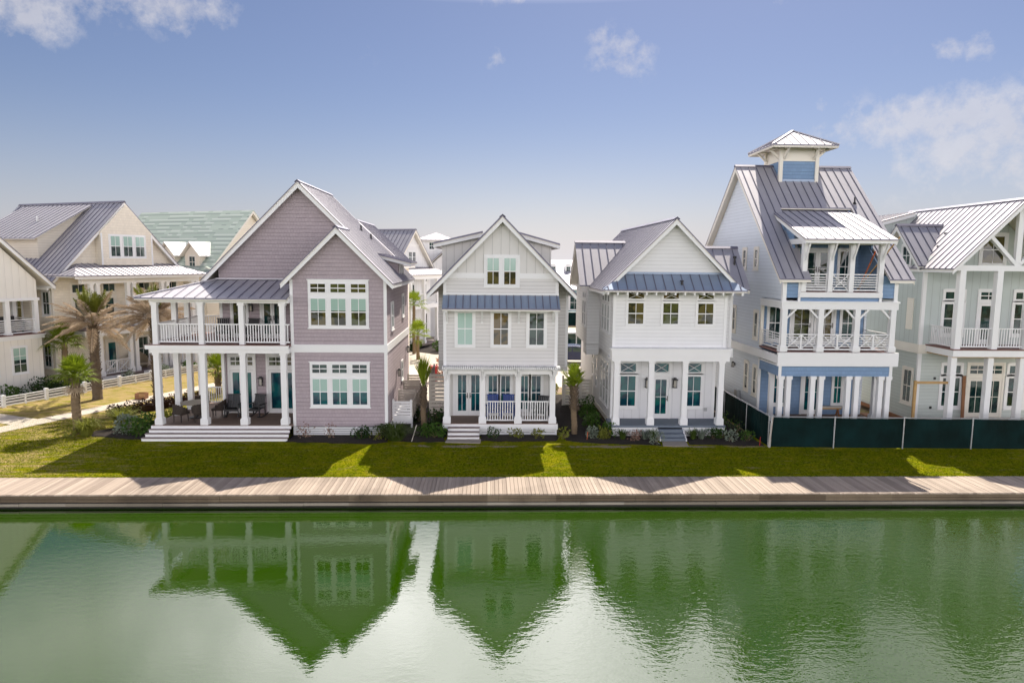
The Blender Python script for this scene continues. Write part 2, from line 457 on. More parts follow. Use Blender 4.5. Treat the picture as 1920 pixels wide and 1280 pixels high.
def skirt(parent, T, u0, u1, z0, z1, mat='white'):
    mb = MB(); n = max(2, int((z1 - z0) / .1)); hh = (z1 - z0) / n
    for i in range(n): mb.tbox(T, u0, u1, 0, .03, z0 + i * hh + .012, z0 + (i + 1) * hh - .012)
    for u in [u0 + (u1 - u0) * k / max(1, round((u1 - u0) / 1.4)) for k in range(max(1, round((u1 - u0) / 1.4)) + 1)]: mb.tbox(T, u - .05, u + .05, -.02, .012, z0, z1)
    o = mb.build('skirting', mat, parent)
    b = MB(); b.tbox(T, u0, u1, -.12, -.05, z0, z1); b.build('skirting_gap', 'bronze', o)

def bracket(mb, T, u, z1, h, d, w=.07):
    mb.tbox(T, u - w / 2, u + w / 2, 0, .07, z1 - h, z1); mb.tbox(T, u - w / 2 - .002, u + w / 2 + .002, 0, d, z1 - .07, z1 + .001)
    mb.bar(T(u, .05, z1 - h + .1), T(u, d - .06, z1 - .06), w * .8, .06, V(T(1, 0, 0)) - V(T(0, 0, 0)))

# ================================================================== MAUVE HOUSE
def mauve_house():
    h = thing('beach_house', 'mauve grey shingled house with two front gables and two-storey white porch', 'house', (-10, 33, 0))
    walls(h, [(yz(34, [(-13.2, .3), (-4.74, .3), (-4.74, 7.4), (-9.15, 11.84), (-13.2, 7.75)]), (0, 6.5, 0)),
              (yz(31.8, [(-9.13, .46), (-4.74, .46), (-4.74, 7.42), (-6.92, 9.6), (-9.13, 7.42)]), (0, 2.19, 0))], 'shake_mauve')
    # roof: right slope runs from the main ridge over the bay as one plane
    ra = [(-9.15, 33.55, 12), (-9.15, 40.7, 12), (-4.36, 40.7, 7.21), (-4.36, 31.4, 7.21), (-6.92, 31.4, 9.77), (-6.92, 33.55, 9.77)]
    rb = [(-9.15, 33.55, 12), (-9.15, 40.7, 12), (-13.9, 40.7, 7.25), (-13.9, 33.55, 7.25)]
    rc = [(-6.92, 31.4, 9.77), (-6.92, 33.98, 9.77), (-9.48, 33.98, 7.21), (-9.48, 31.4, 7.21)]
    roof(h, [ra, rb, rc], .45, ridge=[((-9.15, 33.52, 12), (-9.15, 40.72, 12)), ((-6.92, 31.38, 9.77), (-6.92, 33.96, 9.77))])
    mb = MB(); chevron(mb, 33.58, -13.88, -9.15, -6.7, 12, 1.0, .24); chevron(mb, 31.43, -9.46, -6.92, -4.38, 9.77, 1.0, .24)
    mb.box(-4.42, -4.38, 31.5, 40.6, 6.98, 7.14); mb.box(-13.88, -13.84, 33.7, 40.6, 7.02, 7.18)
    mb.build('roof_trim', 'white', h)
    v = MB()
    for x, y in ((-7.0, 38.1), (-6.55, 38.6)):
        z = 12 - (x + 9.15); v.tube((x, y, z - .1), (x, y, z + .3), .05, .05); v.tube((x, y, z - .02), (x, y, z + .08), .1, .06)
    v.build('roof_vent', 'black', h)
    # porch roof, hipped at its left end
    roof(h, [[(-15.9, 31.15, 6.5), (-9.14, 31.15, 6.5), (-9.14, 33.98, 7.25), (-13.3, 33.98, 7.25)],
             [(-15.9, 31.15, 6.5), (-13.3, 33.98, 7.25), (-13.3, 37.2, 7.25), (-15.9, 37.2, 6.5)]], .48, name='porch_roof', ridge=[])
    hip = MB(); hip.bar((-15.9, 31.15, 6.53), (-13.3, 33.98, 7.28), .16, .05); hip.box(-13.3, -9.14, 33.86, 33.98, 7.26, 7.33); hip.build('ridge_cap', 'roof', h)
    # shed dormer low on the right slope
    dz = lambda x: 8.62 - (x + 5.9) * .24
    roof(h, [[(-6.2, 35.7, dz(-6.2)), (-6.2, 38.6, dz(-6.2)), (-4.0, 38.6, dz(-4.0)), (-4.0, 35.7, dz(-4.0))]], .45, name='dormer_roof')
    walls(h, [([(-5.9, 36, 8.4), (-4.72, 36, 8.1), (-4.72, 36, 7.3), (-5.9, 36, 8.0)], (0, 2.3, 0))], 'shake_mauve', 'dormer')
    mb = MB(); mb.prism([(-6.0, 35.72, dz(-6.0) - .06), (-4.02, 35.72, dz(-4.02) - .06), (-4.02, 35.72, dz(-4.02) - .24), (-6.0, 35.72, dz(-6) - .2)], (0, .05, 0)); mb.build('dormer_trim', 'white', h)
    window(h, face('right', -4.72), 36.5, 37.0, 7.45, 7.9, casing=.07); window(h, face('right', -4.72), 37.4, 37.9, 7.45, 7.9, casing=.07)
    # belt, corner boards, skirting
    mb = MB(); mb.box(-9.16, -4.70, 31.765, 31.8, 3.97, 4.34); mb.box(-9.18, -4.68, 31.745, 31.765, 4.16, 4.34); mb.box(-4.74, -4.70, 31.81, 40.45, 3.97, 4.34)
    mb.build('belt_board', 'white', h)
    corner_boards(h, [(-9.13, 31.8, .46, 7.35, 1), (-4.74, 31.8, .46, 7.35, -1)])
    skirt(h, face('front', 31.8), -9.1, -4.72, .04, .44); skirt(h, face('right', -4.74), 31.85, 33.9, .04, .44)
    T = face('front', 31.8)
    for zs, zt, c0, c1, blind, pn in ((5.25, 6.47, 5.12, 7.32, .55, 'pane_warm'), (1.52, 2.72, 1.38, 3.5, .5, 'pane_deep')):
        mb = MB(); mb.tbox(T, -8.32, -5.54, 0, .035, c0, c1); mb.tbox(T, -8.36, -5.50, 0, .06, c0 - .05, c0); mb.tbox(T, -8.36, -5.5, 0, .055, c1, c1 + .05)
        mb.build('window_casing', 'white', h)
        for a, b in ((-8.19, -7.52), (-7.27, -6.6), (-6.34, -5.67)):
            window(h, T, a, b, zs, zt, casing=0, o0=.036, blind=blind, pane=pn)
            window(h, T, a, b, zt + .3, zt + .68, casing=0, o0=.036, pane='pane_warm' if zs > 4 else 'pane')
    S = face('right', -4.74)
    for y, z0, z1, w in ((33.4, 5.0, 6.1, .6), (37.6, 5.3, 6.3, .6), (37.0, 1.9, 2.7, .5)): window(h, S, y, y + w, z0, z1, casing=.09)
    lantern(h, S, 39.2, 3.2); lantern(h, S, 35.2, 2.5)
    # lower porch
    mb = MB(); mb.box(-15.5, -9.14, 31.4, 33.98, .5, .6); mb.box(-15.5, -13.22, 33.98, 36.8, .5, .6); mb.build('porch_floor', 'deck', h)
    mb = MB(); mb.box(-15.5, -9.14, 31.37, 31.4, .44, .575); mb.box(-15.53, -15.5, 31.37, 36.8, .2, .575)
    tr = MB()
    for k, z in enumerate((.45, .3, .15)):
        y = 31.4 - .2 * (k + 1); mb.box(-15.55 - .08 * k, -9.16, y, y + .03, z - .15, z - .035); tr.box(-15.57 - .08 * k, -9.15, y - .02, y + .21, z - .033, z)
    mb.build('porch_fascia', 'white', h); tr.build('steps', 'tread', h)
    for x in (-15.2, -13.13, -11.3, -9.45): column(h, x, 31.6, .6, 3.96); column(h, x, 31.6, 4.35, 6.26, w=.23, base=0, cap=.12)
    for y in (33.55, 34.95, 36.3): column(h, -15.2, y, .6, 3.96); column(h, -15.2, y, 4.35, 6.26, w=.23, base=0, cap=.12)
    column(h, -13.05, 33.75, .6, 3.96, w=.14, base=0, cap=0)
    mb = MB(); mb.box(-15.45, -9.14, 31.4, 33.98, 3.96, 4.2); mb.box(-15.45, -13.22, 33.98, 36.8, 3.96, 4.2); mb.box(-15.6, -9.14, 31.3, 31.44, 4.14, 4.33); mb.box(-15.6, -15.44, 31.44, 36.9, 4.14, 4.33)
    mb.build('porch_beam', 'white', h)
    mb = MB(); mb.box(-15.5, -9.14, 31.445, 33.98, 4.25, 4.35); mb.box(-15.43, -13.22, 33.98, 36.8, 4.25, 4.35); mb.box(-15.62, -9.15, 31.28, 31.445, 4.331, 4.352); mb.build('balcony_floor', 'deck_red', h)
    mb = MB(); mb.box(-15.4, -9.14, 31.48, 31.73, 6.26, 6.5); mb.box(-15.4, -15.1, 31.73, 37, 6.26, 6.5); mb.build('eave_beam', 'white', h)
    mb = MB(); mb.poly([(-15.8, 31.3, 6.46), (-9.14, 31.3, 6.46), (-9.14, 33.98, 6.47), (-15.8, 33.98, 6.47)]); mb.build('porch_ceiling', 'soffit', h)
    B = face('front', 31.6)
    for a, b in ((-15.08, -13.25), (-13.0, -11.42), (-11.17, -9.57), (-9.33, -9.14)): railing(h, B, a, b, 4.43, 5.3)
    L = face('left', -15.2)
    for a, b in ((31.73, 33.42), (33.68, 34.82), (35.08, 36.17)): railing(h, L, a, b, 4.43, 5.3)
    railing(h, face('front', 36.3), -15.07, -13.25, .66, 1.5); railing(h, face('front', 36.3), -15.07, -13.25, 4.43, 5.3)
    W = face('front', 34)
    doors(h, W, -12.83, -11.66, .6, 2.78, 2, (3.02, 3.42), tpane='pane_warm'); doors(h, W, -10.94, -9.4, .6, 2.78, 2, (3.02, 3.42), tpane='pane_warm')
    lantern(h, W, -11.3, 2.25, 1.2)
    doors(h, W, -11.15, -10.15, 4.35, 6.2, 2, pane='pane'); window(h, W, -12.55, -11.95, 4.6, 6.1, 1, 1, pane='pane_warm'); lantern(h, W, -11.65, 5.9)
    corner_boards(h, [(-13.2, 34, .6, 3.95, 1)]); mb = MB(); mb.box(-13.22, -13.08, 33.98, 34.02, 4.36, 6.45); mb.build('corner_board', 'white', h)
    return h
mauve_house()

# ================================================================== PALE GREY HOUSE
def grey_house():
    h = thing('beach_house', 'pale grey house with steep board and batten gable and small metal awning over three windows', 'house', (.6, 33, 0))
    walls(h, [(yz(31.9, [(-2.09, 3.0), (3.25, 3.0), (3.25, 7.55), (-2.09, 7.4)]), (0, 2.3, 0)),
              (yz(34.19, [(-2.5, 2.75), (4.0, 2.75), (4.0, 6.85), (.62, 10.2), (-2.5, 7.1)]), (0, 7.8, 0)), (yz(34.25, [(-2.05, .5), (3.2, .5), (3.2, 2.76), (-2.05, 2.76)]), (0, 7.6, 0))], 'lap_grey')
    walls(h, [(yz(31.9, [(-2.09, 7.4), (3.25, 7.55), (.62, 10.18)]), (0, 2.3, 0))], 'batten_grey', 'gable_wall')
    walls(h, [(yz(33.46, [(-2.0, .6), (3.15, .6), (3.15, 3.01), (-2.0, 3.01)]), (0, .8, 0))], 'batten_grey', 'porch_wall')
    gable_roof(h, .62, 3.47, 3.47, 10.35, 31.5, 42.3, 1.03, .45)
    # shed dormers on both slopes
    for s, x0, x1 in ((-1, -2.75, -.3), (1, 3.55, 1.4)):
        zt = 9.72; zo = 9.14
        roof(h, [[(x0, 34.2, zo), (x0, 40, zo), (x1, 40, zt), (x1, 34.2, zt)]], .45, name='dormer_roof')
        xo = x0 - s * .4; sl = (zt - zo) / (x1 - x0); zr = lambda x: zo + (x - x0) * sl - .11; xi = .62 + s * .9
        walls(h, [(yz(34.6, [(xo, zr(xo)), (xi, zr(xi) + 0.0), (xi, 8.6), (xo, 6.7)]), (0, 5.1, 0))], 'batten_grey', 'dormer')
        mb = MB(); mb.prism(yz(34.22, [(x0, zo - .06), (x1, zt - .06), (x1, zt - .26), (x0, zo - .24)]), (0, .05, 0)); mb.box(min(x0, x0 - .04 * s), max(x0, x0 - .04 * s), 34.3, 39.9, zo - .23, zo - .06); mb.build('dormer_trim', 'white', h)
    mb = MB(); T = face('front', 31.9); mb.tbox(T, -2.05, 3.21, 0, .03, 7.46, 7.71); mb.build('belt_board', 'white', h)
    corner_boards(h, [(-2.09, 31.9, 3.3, 7.3, 1), (3.25, 31.9, 3.3, 7.3, -1), (4.0, 34.19, 2.75, 6.7, -1)])
    mb = MB(); mb.box(3.28, 4.03, 34.15, 34.19, 2.75, 3.0); mb.build('floor_trim', 'lap_grey', h)
    mb = MB(); mb.tbox(T, -.22, 1.45, 0, .038, 7.04, 8.56); mb.build('window_casing', 'white', h)
    for a in (-.06, .72): window(h, T, a, a + .53, 7.2, 8.4, casing=0, o0=.039, blind=.52, pane='pane_warm')
    for a, pn, bl in ((-1.43, 'pane', .001), (.25, 'pane_warm', 0), (1.93, 'pane', 0)): window(h, T, a, a + .67, 4.37, 5.85, casing=.11, pane=pn, sill=False, blind=bl)
    # metal awning on brackets
    roof(h, [[(-2.12, 31.88, 6.68), (3.29, 31.88, 6.68), (3.29, 31.12, 6.12), (-2.12, 31.12, 6.12)]], .335, mat='roof_dark', name='awning')
    mb = MB(); mb.box(-2.1, 3.27, 31.14, 31.17, 5.99, 6.07); mb.tbox(T, -2.12, 3.29, 0, .04, 6.7, 6.78)
    mb.build('awning_trim', 'white', h)
    for u in (-1.94, -.3, 1.42, 3.05): mb = MB(); bracket(mb, T, u, 5.98, .62, .55, .09); mb.build('bracket', 'white', h)
    # porch
    mb = MB(); mb.box(-2.15, 3.31, 31.85, 33.45, .5, .6); mb.build('porch_floor', 'deck', h)
    mb = MB(); mb.box(-2.17, 3.33, 31.82, 31.85, .3, .57); mb.box(-2.18, -2.15, 31.85, 33.4, .3, .57); mb.box(3.31, 3.34, 31.85, 33.4, .3, .57); mb.build('porch_fascia', 'white', h)
    mb = MB(); mb.box(-2.16, 3.32, 31.8, 33.44, .577, .597); mb.build('floor_edge', 'deck_red', h)
    skirt(h, face('front', 31.9), -.35, 3.25, .03, .29)
    mb = MB(); tr = MB()
    for k, z in enumerate((.45, .3, .15)):
        y = 31.82 - .24 * (k + 1); mb.box(-1.87, -.4, y, y + .03, z - .15, z - .04); tr.box(-1.88, -.39, y - .02, y + .25, z - .038, z)
    mb.build('riser', 'white', h); tr.build('steps', 'tread', h)
    for x in (-1.95, -.26, 1.43, 3.07): column(h, x, 31.98, .6, 2.98, w=.26, cap=.1)
    mb = MB(); mb.box(-2.13, 3.29, 31.78, 33.45, 2.98, 3.24); mb.build('porch_beam', 'white', h)
    mb = MB()
    for k in range(58):
        x = -2.14 + k * .0955; mb.box(x, x + .066, 31.42, 31.9, 3.288, 3.37)
    fl = MB(); fl.box(-2.14, 3.3, 31.44, 31.9, 3.245, 3.285); fl.build('flashing', 'galv', h)
    for u in (-1.95, -.26, 1.43, 3.07): bracket(mb, face('front', 31.85), u, 3.23, .62, .34, .09)
    mb.build('trellis', 'white', h)
    B = face('front', 31.98)
    for a, b in ((-.13, 1.3), (1.56, 2.94)): railing(h, B, a, b, .7, 1.66, sp=.12)
    W = face('front', 33.46)
    doors(h, W, -1.62, -.3, .62, 2.78, 2, nc=2, nr=2); 
    for a, b in ((.03, .44), (.65, 1.08), (1.63, 1.98), (2.18, 2.61)): window(h, W, a, b, .95, 2.62, 2, 2, casing=.1, pane='pane_deep', sill=False)
    return h
grey_house()

# ================================================================== WHITE HOUSE
def white_house():
    h = thing('beach_house', 'white lap sided house with blue grey pent roof and four plain porch columns', 'house', (8.6, 33, 0))
    walls(h, [(yz(32, [(5.9, 3.75), (11.3, 3.75), (11.3, 7.45), (8.65, 10.15), (5.9, 7.4)]), (0, 12.3, 0)),
              (yz(36.1, [(5.25, 3.9), (5.91, 3.9), (5.91, 7.2), (5.25, 6.9)]), (0, 4.6, 0)), (yz(36.1, [(5.25, 3.35), (5.91, 3.35), (5.91, 3.88), (5.25, 3.88)]), (0, 1.2, 0)),
              (yz(32.8, [(11.29, 3.75), (11.85, 3.75), (11.85, 6.9), (11.29, 7.4)]), (0, 3.4, 0))], 'lap_white')
    walls(h, [([(5.27, 36.12, 6.8), (5.27, 40.5, 6.8), (5.27, 38.3, 9.15)], (3, 0, 0)), ([(11.83, 32.85, 6.95), (11.83, 36.1, 6.95), (11.83, 34.45, 8.75)], (-2, 0, 0))], 'lap_white', 'cross_gable')
    walls(h, [(yz(32.95, [(6.05, .5), (11.2, .5), (11.2, 3.76), (6.05, 3.76)]), (0, 11, 0))], 'batten_white', 'porch_wall')
    gable_roof(h, 8.65, 3.35, 3.3, 10.33, 31.55, 44.6, 1.0, .40)
    # cross gables either side
    roof(h, [[(4.8, 38.3, 9.4), (7.7, 38.3, 9.4), (5.35, 35.95, 7.05), (4.8, 35.95, 7.05)], [(4.8, 38.3, 9.4), (7.7, 38.3, 9.4), (5.35, 40.65, 7.05), (4.8, 40.65, 7.05)]], .45, name='side_roof', ridge=[((4.78, 38.3, 9.4), (7.6, 38.3, 9.4))])
    roof(h, [[(12.55, 34.45, 9.07), (9.9, 34.45, 9.07), (11.9, 32.4, 7.02), (12.55, 32.4, 7.02)], [(12.55, 34.45, 9.07), (9.9, 34.45, 9.07), (11.9, 36.5, 7.02), (12.55, 36.5, 7.02)]], .5, name='side_roof', ridge=[((9.95, 34.45, 9.07), (12.57, 34.45, 9.07))])
    mb = MB()
    for x, yc, zc, hy in ((4.83, 38.3, 9.4, 2.3), (12.48, 34.45, 9.07, 2.0)):
        mb.prism([(x, yc - hy, zc - hy - .06), (x, yc, zc - .06), (x, yc + hy, zc - hy - .06), (x, yc + hy, zc - hy - .26), (x, yc, zc - .3), (x, yc - hy, zc - hy - .26)], (.05, 0, 0))
    mb.build('side_trim', 'cream_trim', h)
    # pent roof across the front with returns at the gable corners
    roof(h, [[(6.2, 31.98, 7.72), (11.1, 31.98, 7.72), (11.95, 31.15, 7.02), (5.32, 31.15, 7.02)], [(6.2, 31.98, 7.72), (5.32, 31.15, 7.02), (5.32, 31.98, 7.05)], [(11.1, 31.98, 7.72), (11.95, 31.15, 7.02), (11.95, 31.98, 7.05)]], .44, mat='roof_dark', name='pent_roof')
    mb = MB(); T = face('front', 32); mb.tbox(T, 6.15, 11.15, 0, .05, 7.73, 7.82)
    mb.build('flashing', 'roof_dark', h)
    mb = MB()
    for k in range(15): x = 5.5 + k * .445; mb.box(x - .035, x + .035, 31.2, 31.99, 6.78, 6.9)
    for k in range(12): y = 32.3 + k * .3; mb.box(5.36, 5.89, y - .03, y + .03, 6.78, 6.88)
    mb.build('rafter_tail', 'white', h)
    v = MB(); v.tube((8.95, 31.45, 7.2), (8.95, 31.45, 7.42), .05, .05); v.tube((8.95, 31.45, 7.4), (8.95, 31.45, 7.46), .1, .08); v.tube((12.15, 33.6, 8.1), (12.15, 33.6, 8.55), .05, .05); v.tube((12.15, 33.6, 8.5), (12.15, 33.6, 8.62), .09, .09); v.build('roof_vent', 'black', h)
    # belt ledge
    mb = MB(); mb.box(5.78, 11.4, 31.45, 32.0, 3.9, 4.2); mb.box(5.72, 11.46, 31.4, 32.0, 4.2, 4.27); mb.box(5.8, 11.38, 31.5, 31.98, 3.66, 3.9); mb.box(11.3, 11.95, 32.7, 32.8, 3.7, 4.15); mb.box(5.8, 11.38, 31.98, 32.94, 3.66, 3.74)
    mb.build('porch_beam', 'white', h)
    corner_boards(h, [(5.9, 32, 4.27, 6.95, 1), (11.3, 32, 4.27, 6.95, -1), (11.85, 32.8, 4.15, 6.9, -1), (6.05, 32.95, .6, 3.65, 1), (11.2, 32.95, .6, 3.65, -1)])
    for a, pn in ((6.6, 'pane_warm'), (8.26, 'pane_warm'), (9.93, 'pane_warm')):
        window(h, T, a, a + .72, 5.39, 6.36, casing=.07, pane=pn, sill=False); window(h, T, a, a + .72, 6.57, 6.89, 1, 1, casing=.06, cross=True, pane='pane_warm', sill=False)
    W = face('front', 32.95)
    for a, b in ((6.51, 7.25), (9.78, 10.5)):
        window(h, W, a, b, 1.24, 2.71, casing=.09, pane='pane_deep'); window(h, W, a, b, 2.92, 3.36, 1, 1, casing=.07, cross=True, pane='pane_deep', sill=False)
    doors(h, W, 8.12, 8.92, .6, 2.68, 1, (2.92, 3.36), nc=2, nr=2, tcross=True, tpane='pane_deep')
    lantern(h, W, 7.82, 2.42, 1.3); lantern(h, W, 9.18, 2.42, 1.3)
    mb = MB(); mb.tbox(W, 10.72, 10.86, 0, .07, .98, 1.14); mb.build('outlet_box', 'galv', h)
    Lf = face('left', 5.9); L2 = face('left', 6.05); L3 = face('left', 5.25)
    for y in (33.0, 33.8, 34.6):
        window(h, Lf, y, y + .5, 4.9, 6.15, casing=.06); window(h, Lf, y, y + .5, 6.35, 6.65, 1, 1, casing=.05, sill=False)
    for y in (36.6, 37.3): window(h, L3, y, y + .45, 4.9, 6.15, 1, 2, casing=.06); window(h, L3, y + .05, y + .4, 6.35, 6.6, 1, 1, casing=.04, sill=False)
    for y in (33.7, 34.55, 35.4):
        window(h, L2, y, y + .6, 1.1, 2.55, casing=.06, pane='pane'); window(h, L2, y, y + .6, 2.75, 3.2, 1, 1, casing=.05, cross=True, sill=False)
    for y, z in ((37.2, 1.4), (37.2, 2.4), (38.4, 1.9), (38.4, 2.8)): window(h, L2, y, y + .5, z, z + .55, 1, 1, casing=.05, sill=False)
    mb = MB(); mb.box(6.0, 6.05, 32.9, 43.9, .28, .52); mb.build('base_board', 'cream_trim', h)
    # porch
    mb = MB(); mb.box(5.84, 11.3, 31.45, 32.94, .5, .6); mb.build('porch_floor', 'deck_grey', h)
    mb = MB()
    for a, b in ((5.86, 8.02), (9.24, 11.28)): mb.box(a, b, 31.47, 31.5, .28, .5)
    mb.box(5.86, 5.89, 31.5, 32.9, .28, .5); mb.box(11.25, 11.28, 31.5, 32.9, .28, .5)
    for x in (8.0, 9.22): mb.prism([(x, 31.46, .52), (x, 31.46, .02), (x, 30.72, .02), (x, 30.72, .12)], (.045, 0, 0))
    mb.build('porch_fascia', 'white', h)
    for a, b in ((5.95, 8.0), (9.3, 11.2)): skirt(h, face('front', 31.6), a, b, .03, .26)
    st = MB()
    for k, z in enumerate((.45, .3, .15)): y = 31.47 - .24 * (k + 1); st.box(8.05, 9.21, y, y + .26, .005, z)
    st.build('steps', 'deck_grey', h)
    for x in (6.06, 7.71, 9.32, 11.05): column(h, x, 31.68, .6, 3.66, w=.25, base=.3, cap=.08)
    return h
white_house()

# ================================================================== BLUE HOUSE
def blue_house():
    h = thing('beach_house', 'tall blue house with steep metal roof, square cupola and three levels of white porches', 'house', (16.5, 33, 0))
    X0, X1 = 13.75, 19.2
    gz = lambda y: 13.35 - abs(y - 37.6) * .917
    # left and right gable walls, stepped round the balcony corner
    side = lambda x, m, n: walls(h, [([(x, 31.52, 6.6), (x, 33.95, 6.6), (x, 33.95, .3), (x, 43.6, .3), (x, 43.6, gz(43.6)), (x, 37.6, gz(37.6)), (x, 31.52, gz(31.52))], (.12 if x < 15 else -.12, 0, 0))], m, n)
    side(X0, 'lap_paleblue', 'wall'); side(X1, 'lap_paleblue', 'wall')
    walls(h, [(yz(31.5, [(X0, 6.7), (14.5, 6.7), (14.5, 7.75), (X0, 7.75)]), (0, .12, 0)), (yz(31.5, [(18.42, 6.7), (X1, 6.7), (X1, 7.75), (18.42, 7.75)]), (0, .12, 0)),
              (yz(31.53, [(14.5, 6.5), (18.42, 6.5), (18.42, 6.95), (14.5, 6.95)]), (0, .12, 0)),
              (yz(31.5, [(X0, 2.98), (X1, 2.98), (X1, 3.5), (X0, 3.5)]), (0, .14, 0)), ([(X0 + .01, 31.65, 2.98), (X0 + .01, 33.95, 2.98), (X0 + .01, 33.95, 3.5), (X0 + .01, 31.65, 3.5)], (.12, 0, 0)),
              (yz(33.96, [(13.9, .3), (19.05, .3), (19.05, 6.7), (13.9, 6.7)]), (0, 9, 0)), (yz(33.6, [(14.5, 6.75), (18.45, 6.75), (18.45, 10.3), (14.5, 10.3)]), (0, 1, 0)),
              (xz(14.42, [(31.62, 6.95), (34.2, 6.95), (34.9, 10.75), (31.62, 9.45)]), (.1, 0, 0)), (xz(18.42, [(31.62, 6.95), (34.2, 6.95), (34.9, 10.75), (31.62, 9.45)]), (.1, 0, 0))][:7]
          , 'shake_blue')
    # cheek walls of the dormer: only above the main roof slope
    walls(h, [(xz(14.62, [(32.6, 8.98), (34.95, 11.0), (34.9, 10.75), (32.6, 9.95)]), (.08, 0, 0)), (xz(14.62, [(31.62, 7.0), (33.6, 7.0), (33.6, 9.8), (31.62, 8.0)]), (.08, 0, 0))], 'shake_blue', 'dormer')
    walls(h, [(xz(18.42, [(32.6, 8.98), (34.95, 11.0), (34.9, 10.75), (32.6, 9.95)]), (.08, 0, 0)),
              (xz(18.42, [(31.62, 7.0), (33.6, 7.0), (33.6, 9.8), (31.62, 8.0)]), (.08, 0, 0))], 'shake_blue', 'dormer')
    # main roof, ridge along the street
    zr = 13.55; yr = 37.6; ye = 31.05; ze = 7.6; k = (zr - ze) / (yr - ye); a, b = 13.38, 19.75
    zf = lambda y: zr - (yr - y) * k
    yd = 34.95
    roof(h, [[(a, yr, zr), (14.86, yr, zr), (14.86, ye, ze), (a, ye, ze)], [(14.86, yr, zr), (18.55, yr, zr), (18.55, yd, zf(yd)), (14.86, yd, zf(yd))], [(18.55, yr, zr), (b, yr, zr), (b, ye, ze), (18.55, ye, ze)],
             [(a, yr, zr), (b, yr, zr), (b, 44.0, zr - (44 - yr) * k), (a, 44.0, zr - (44 - yr) * k)]], .42, ridge=[((a - .02, yr, zr), (b + .02, yr, zr))])
    mb = MB()
    for x in (a + .02, b - .07):
        y2 = 43.95; z2 = zr - (y2 - yr) * k
        mb.prism([(x, ye + .02, ze - .05), (x, yr, zr - .06), (x, y2, z2 - .06), (x, y2, z2 - .28), (x, yr, zr - .34), (x, ye + .02, ze - .24)], (.05, 0, 0))
    mb.box(a + .05, 14.84, ye + .02, ye + .05, ze - .18, ze - .05); mb.box(18.58, b - .05, ye + .02, ye + .05, ze - .18, ze - .05)
    mb.build('roof_trim', 'cream_trim', h)
    # balcony shed roof
    roof(h, [[(14.38, 30.85, 9.42), (18.68, 30.85, 9.42), (18.68, yd + .05, 10.98), (14.38, yd + .05, 10.98)]], .42, name='balcony_roof')
    mb = MB(); mb.box(14.4, 18.66, 30.87, 30.9, 9.22, 9.36); mb.prism(xz(14.4, [(30.9, 9.36), (34.9, 10.87), (34.9, 10.72), (30.9, 9.16)]), (.05, 0, 0)); mb.prism(xz(18.61, [(30.9, 9.36), (34.9, 10.87), (34.9, 10.72), (30.9, 9.16)]), (.05, 0, 0))
    mb.box(14.55, 18.5, 31.42, 31.62, 9.18, 9.42); mb.box(14.6, 14.72, 31.62, 33.6, 9.2, 9.45); mb.box(18.38, 18.5, 31.62, 33.6, 9.2, 9.45)
    mb.build('balcony_beam', 'white', h)
    Tb = face('front', 31.44)
    posts = (14.68, 15.93, 16.93, 18.33)
    for u in posts: mb = MB(); bracket(mb, Tb, u, 9.3, .95, .5, .13); mb.build('bracket', 'white', h)
    for x in posts: column(h, x, 31.52, 6.98, 9.2, w=.22, base=0, cap=0)
    mb = MB(); mb.box(14.5, 18.45, 31.4, 31.52, 6.72, 6.96); mb.box(14.46, 14.58, 31.47, 31.5, 6.4, 7.75); mb.box(18.34, 18.46, 31.47, 31.5, 6.4, 7.75); mb.box(X0 - .02, X0 + .16, 31.47, 31.5, 6.5, 7.7); mb.box(X1 - .16, X1 + .02, 31.47, 31.5, 6.5, 7.7); mb.box(X0 - .025, X0, 31.5, 31.64, 6.5, 7.6)
    mb.build('balcony_fascia', 'white', h)
    mb = MB(); mb.box(14.6, 18.5, 31.53, 33.6, 6.9, 6.985); mb.build('balcony_floor', 'deck_red', h)
    B = face('front', 31.52)
    railing(h, B, 14.8, 15.81, 7.04, 7.82, 'slats', n=1); railing(h, B, 16.05, 16.81, 7.04, 7.82, 'cross', n=1); railing(h, B, 17.05, 18.21, 7.04, 7.82, 'slats', n=1)
    W3 = face('front', 33.6)
    doors(h, W3, 15.7, 16.95, 6.99, 8.95, 2, nc=1, nr=2, pane='pane'); window(h, W3, 17.45, 18.0, 7.4, 8.9, casing=.1, pane='pane'); window(h, W3, 14.85, 15.25, 7.4, 8.9, casing=.1, pane='pane')
    lantern(h, W3, 17.2, 9.3); lantern(h, W3, 15.35, 9.3)
    # cupola
    cx, cy = 16.45, 37.6; w = .97
    walls(h, [(yz(cy - w, [(cx - w, 12.4), (cx + w, 12.4), (cx + w, 13.72), (cx - w, 13.72)]), (0, 2 * w, 0))], 'shake_blue', 'cupola')
    mb = MB(); mb.box(cx - w + .01, cx + w - .01, cy - w + .01, cy + w - .01, 13.72, 14.4); mb.box(cx - w - .03, cx + w + .03, cy - w - .03, cy + w + .03, 13.68, 13.75)
    for sx in (-1, 1):
        for sy in (-1, 1): mb.box(cx + sx * w - .09, cx + sx * w + .09, cy + sy * w - .09, cy + sy * w + .09, 12.5, 14.42)
    for sx in (-1, 1):
        for u in (-.8, .8):
            mb.bar((cx + u, cy + sx * w, 13.8), (cx + u, cy + sx * (w + .62), 14.38), .1, .1); mb.bar((cx + sx * w, cy + u, 13.8), (cx + sx * (w + .62), cy + u, 14.38), .1, .1)
            mb.bar((cx + u, cy + sx * w, 14.36), (cx + u, cy + sx * (w + .72), 14.4), .1, .08); mb.bar((cx + sx * w, cy + u, 14.36), (cx + sx * (w + .72), cy + u, 14.4), .1, .08)
    mb.build('cupola_frame', 'cream_trim', h)
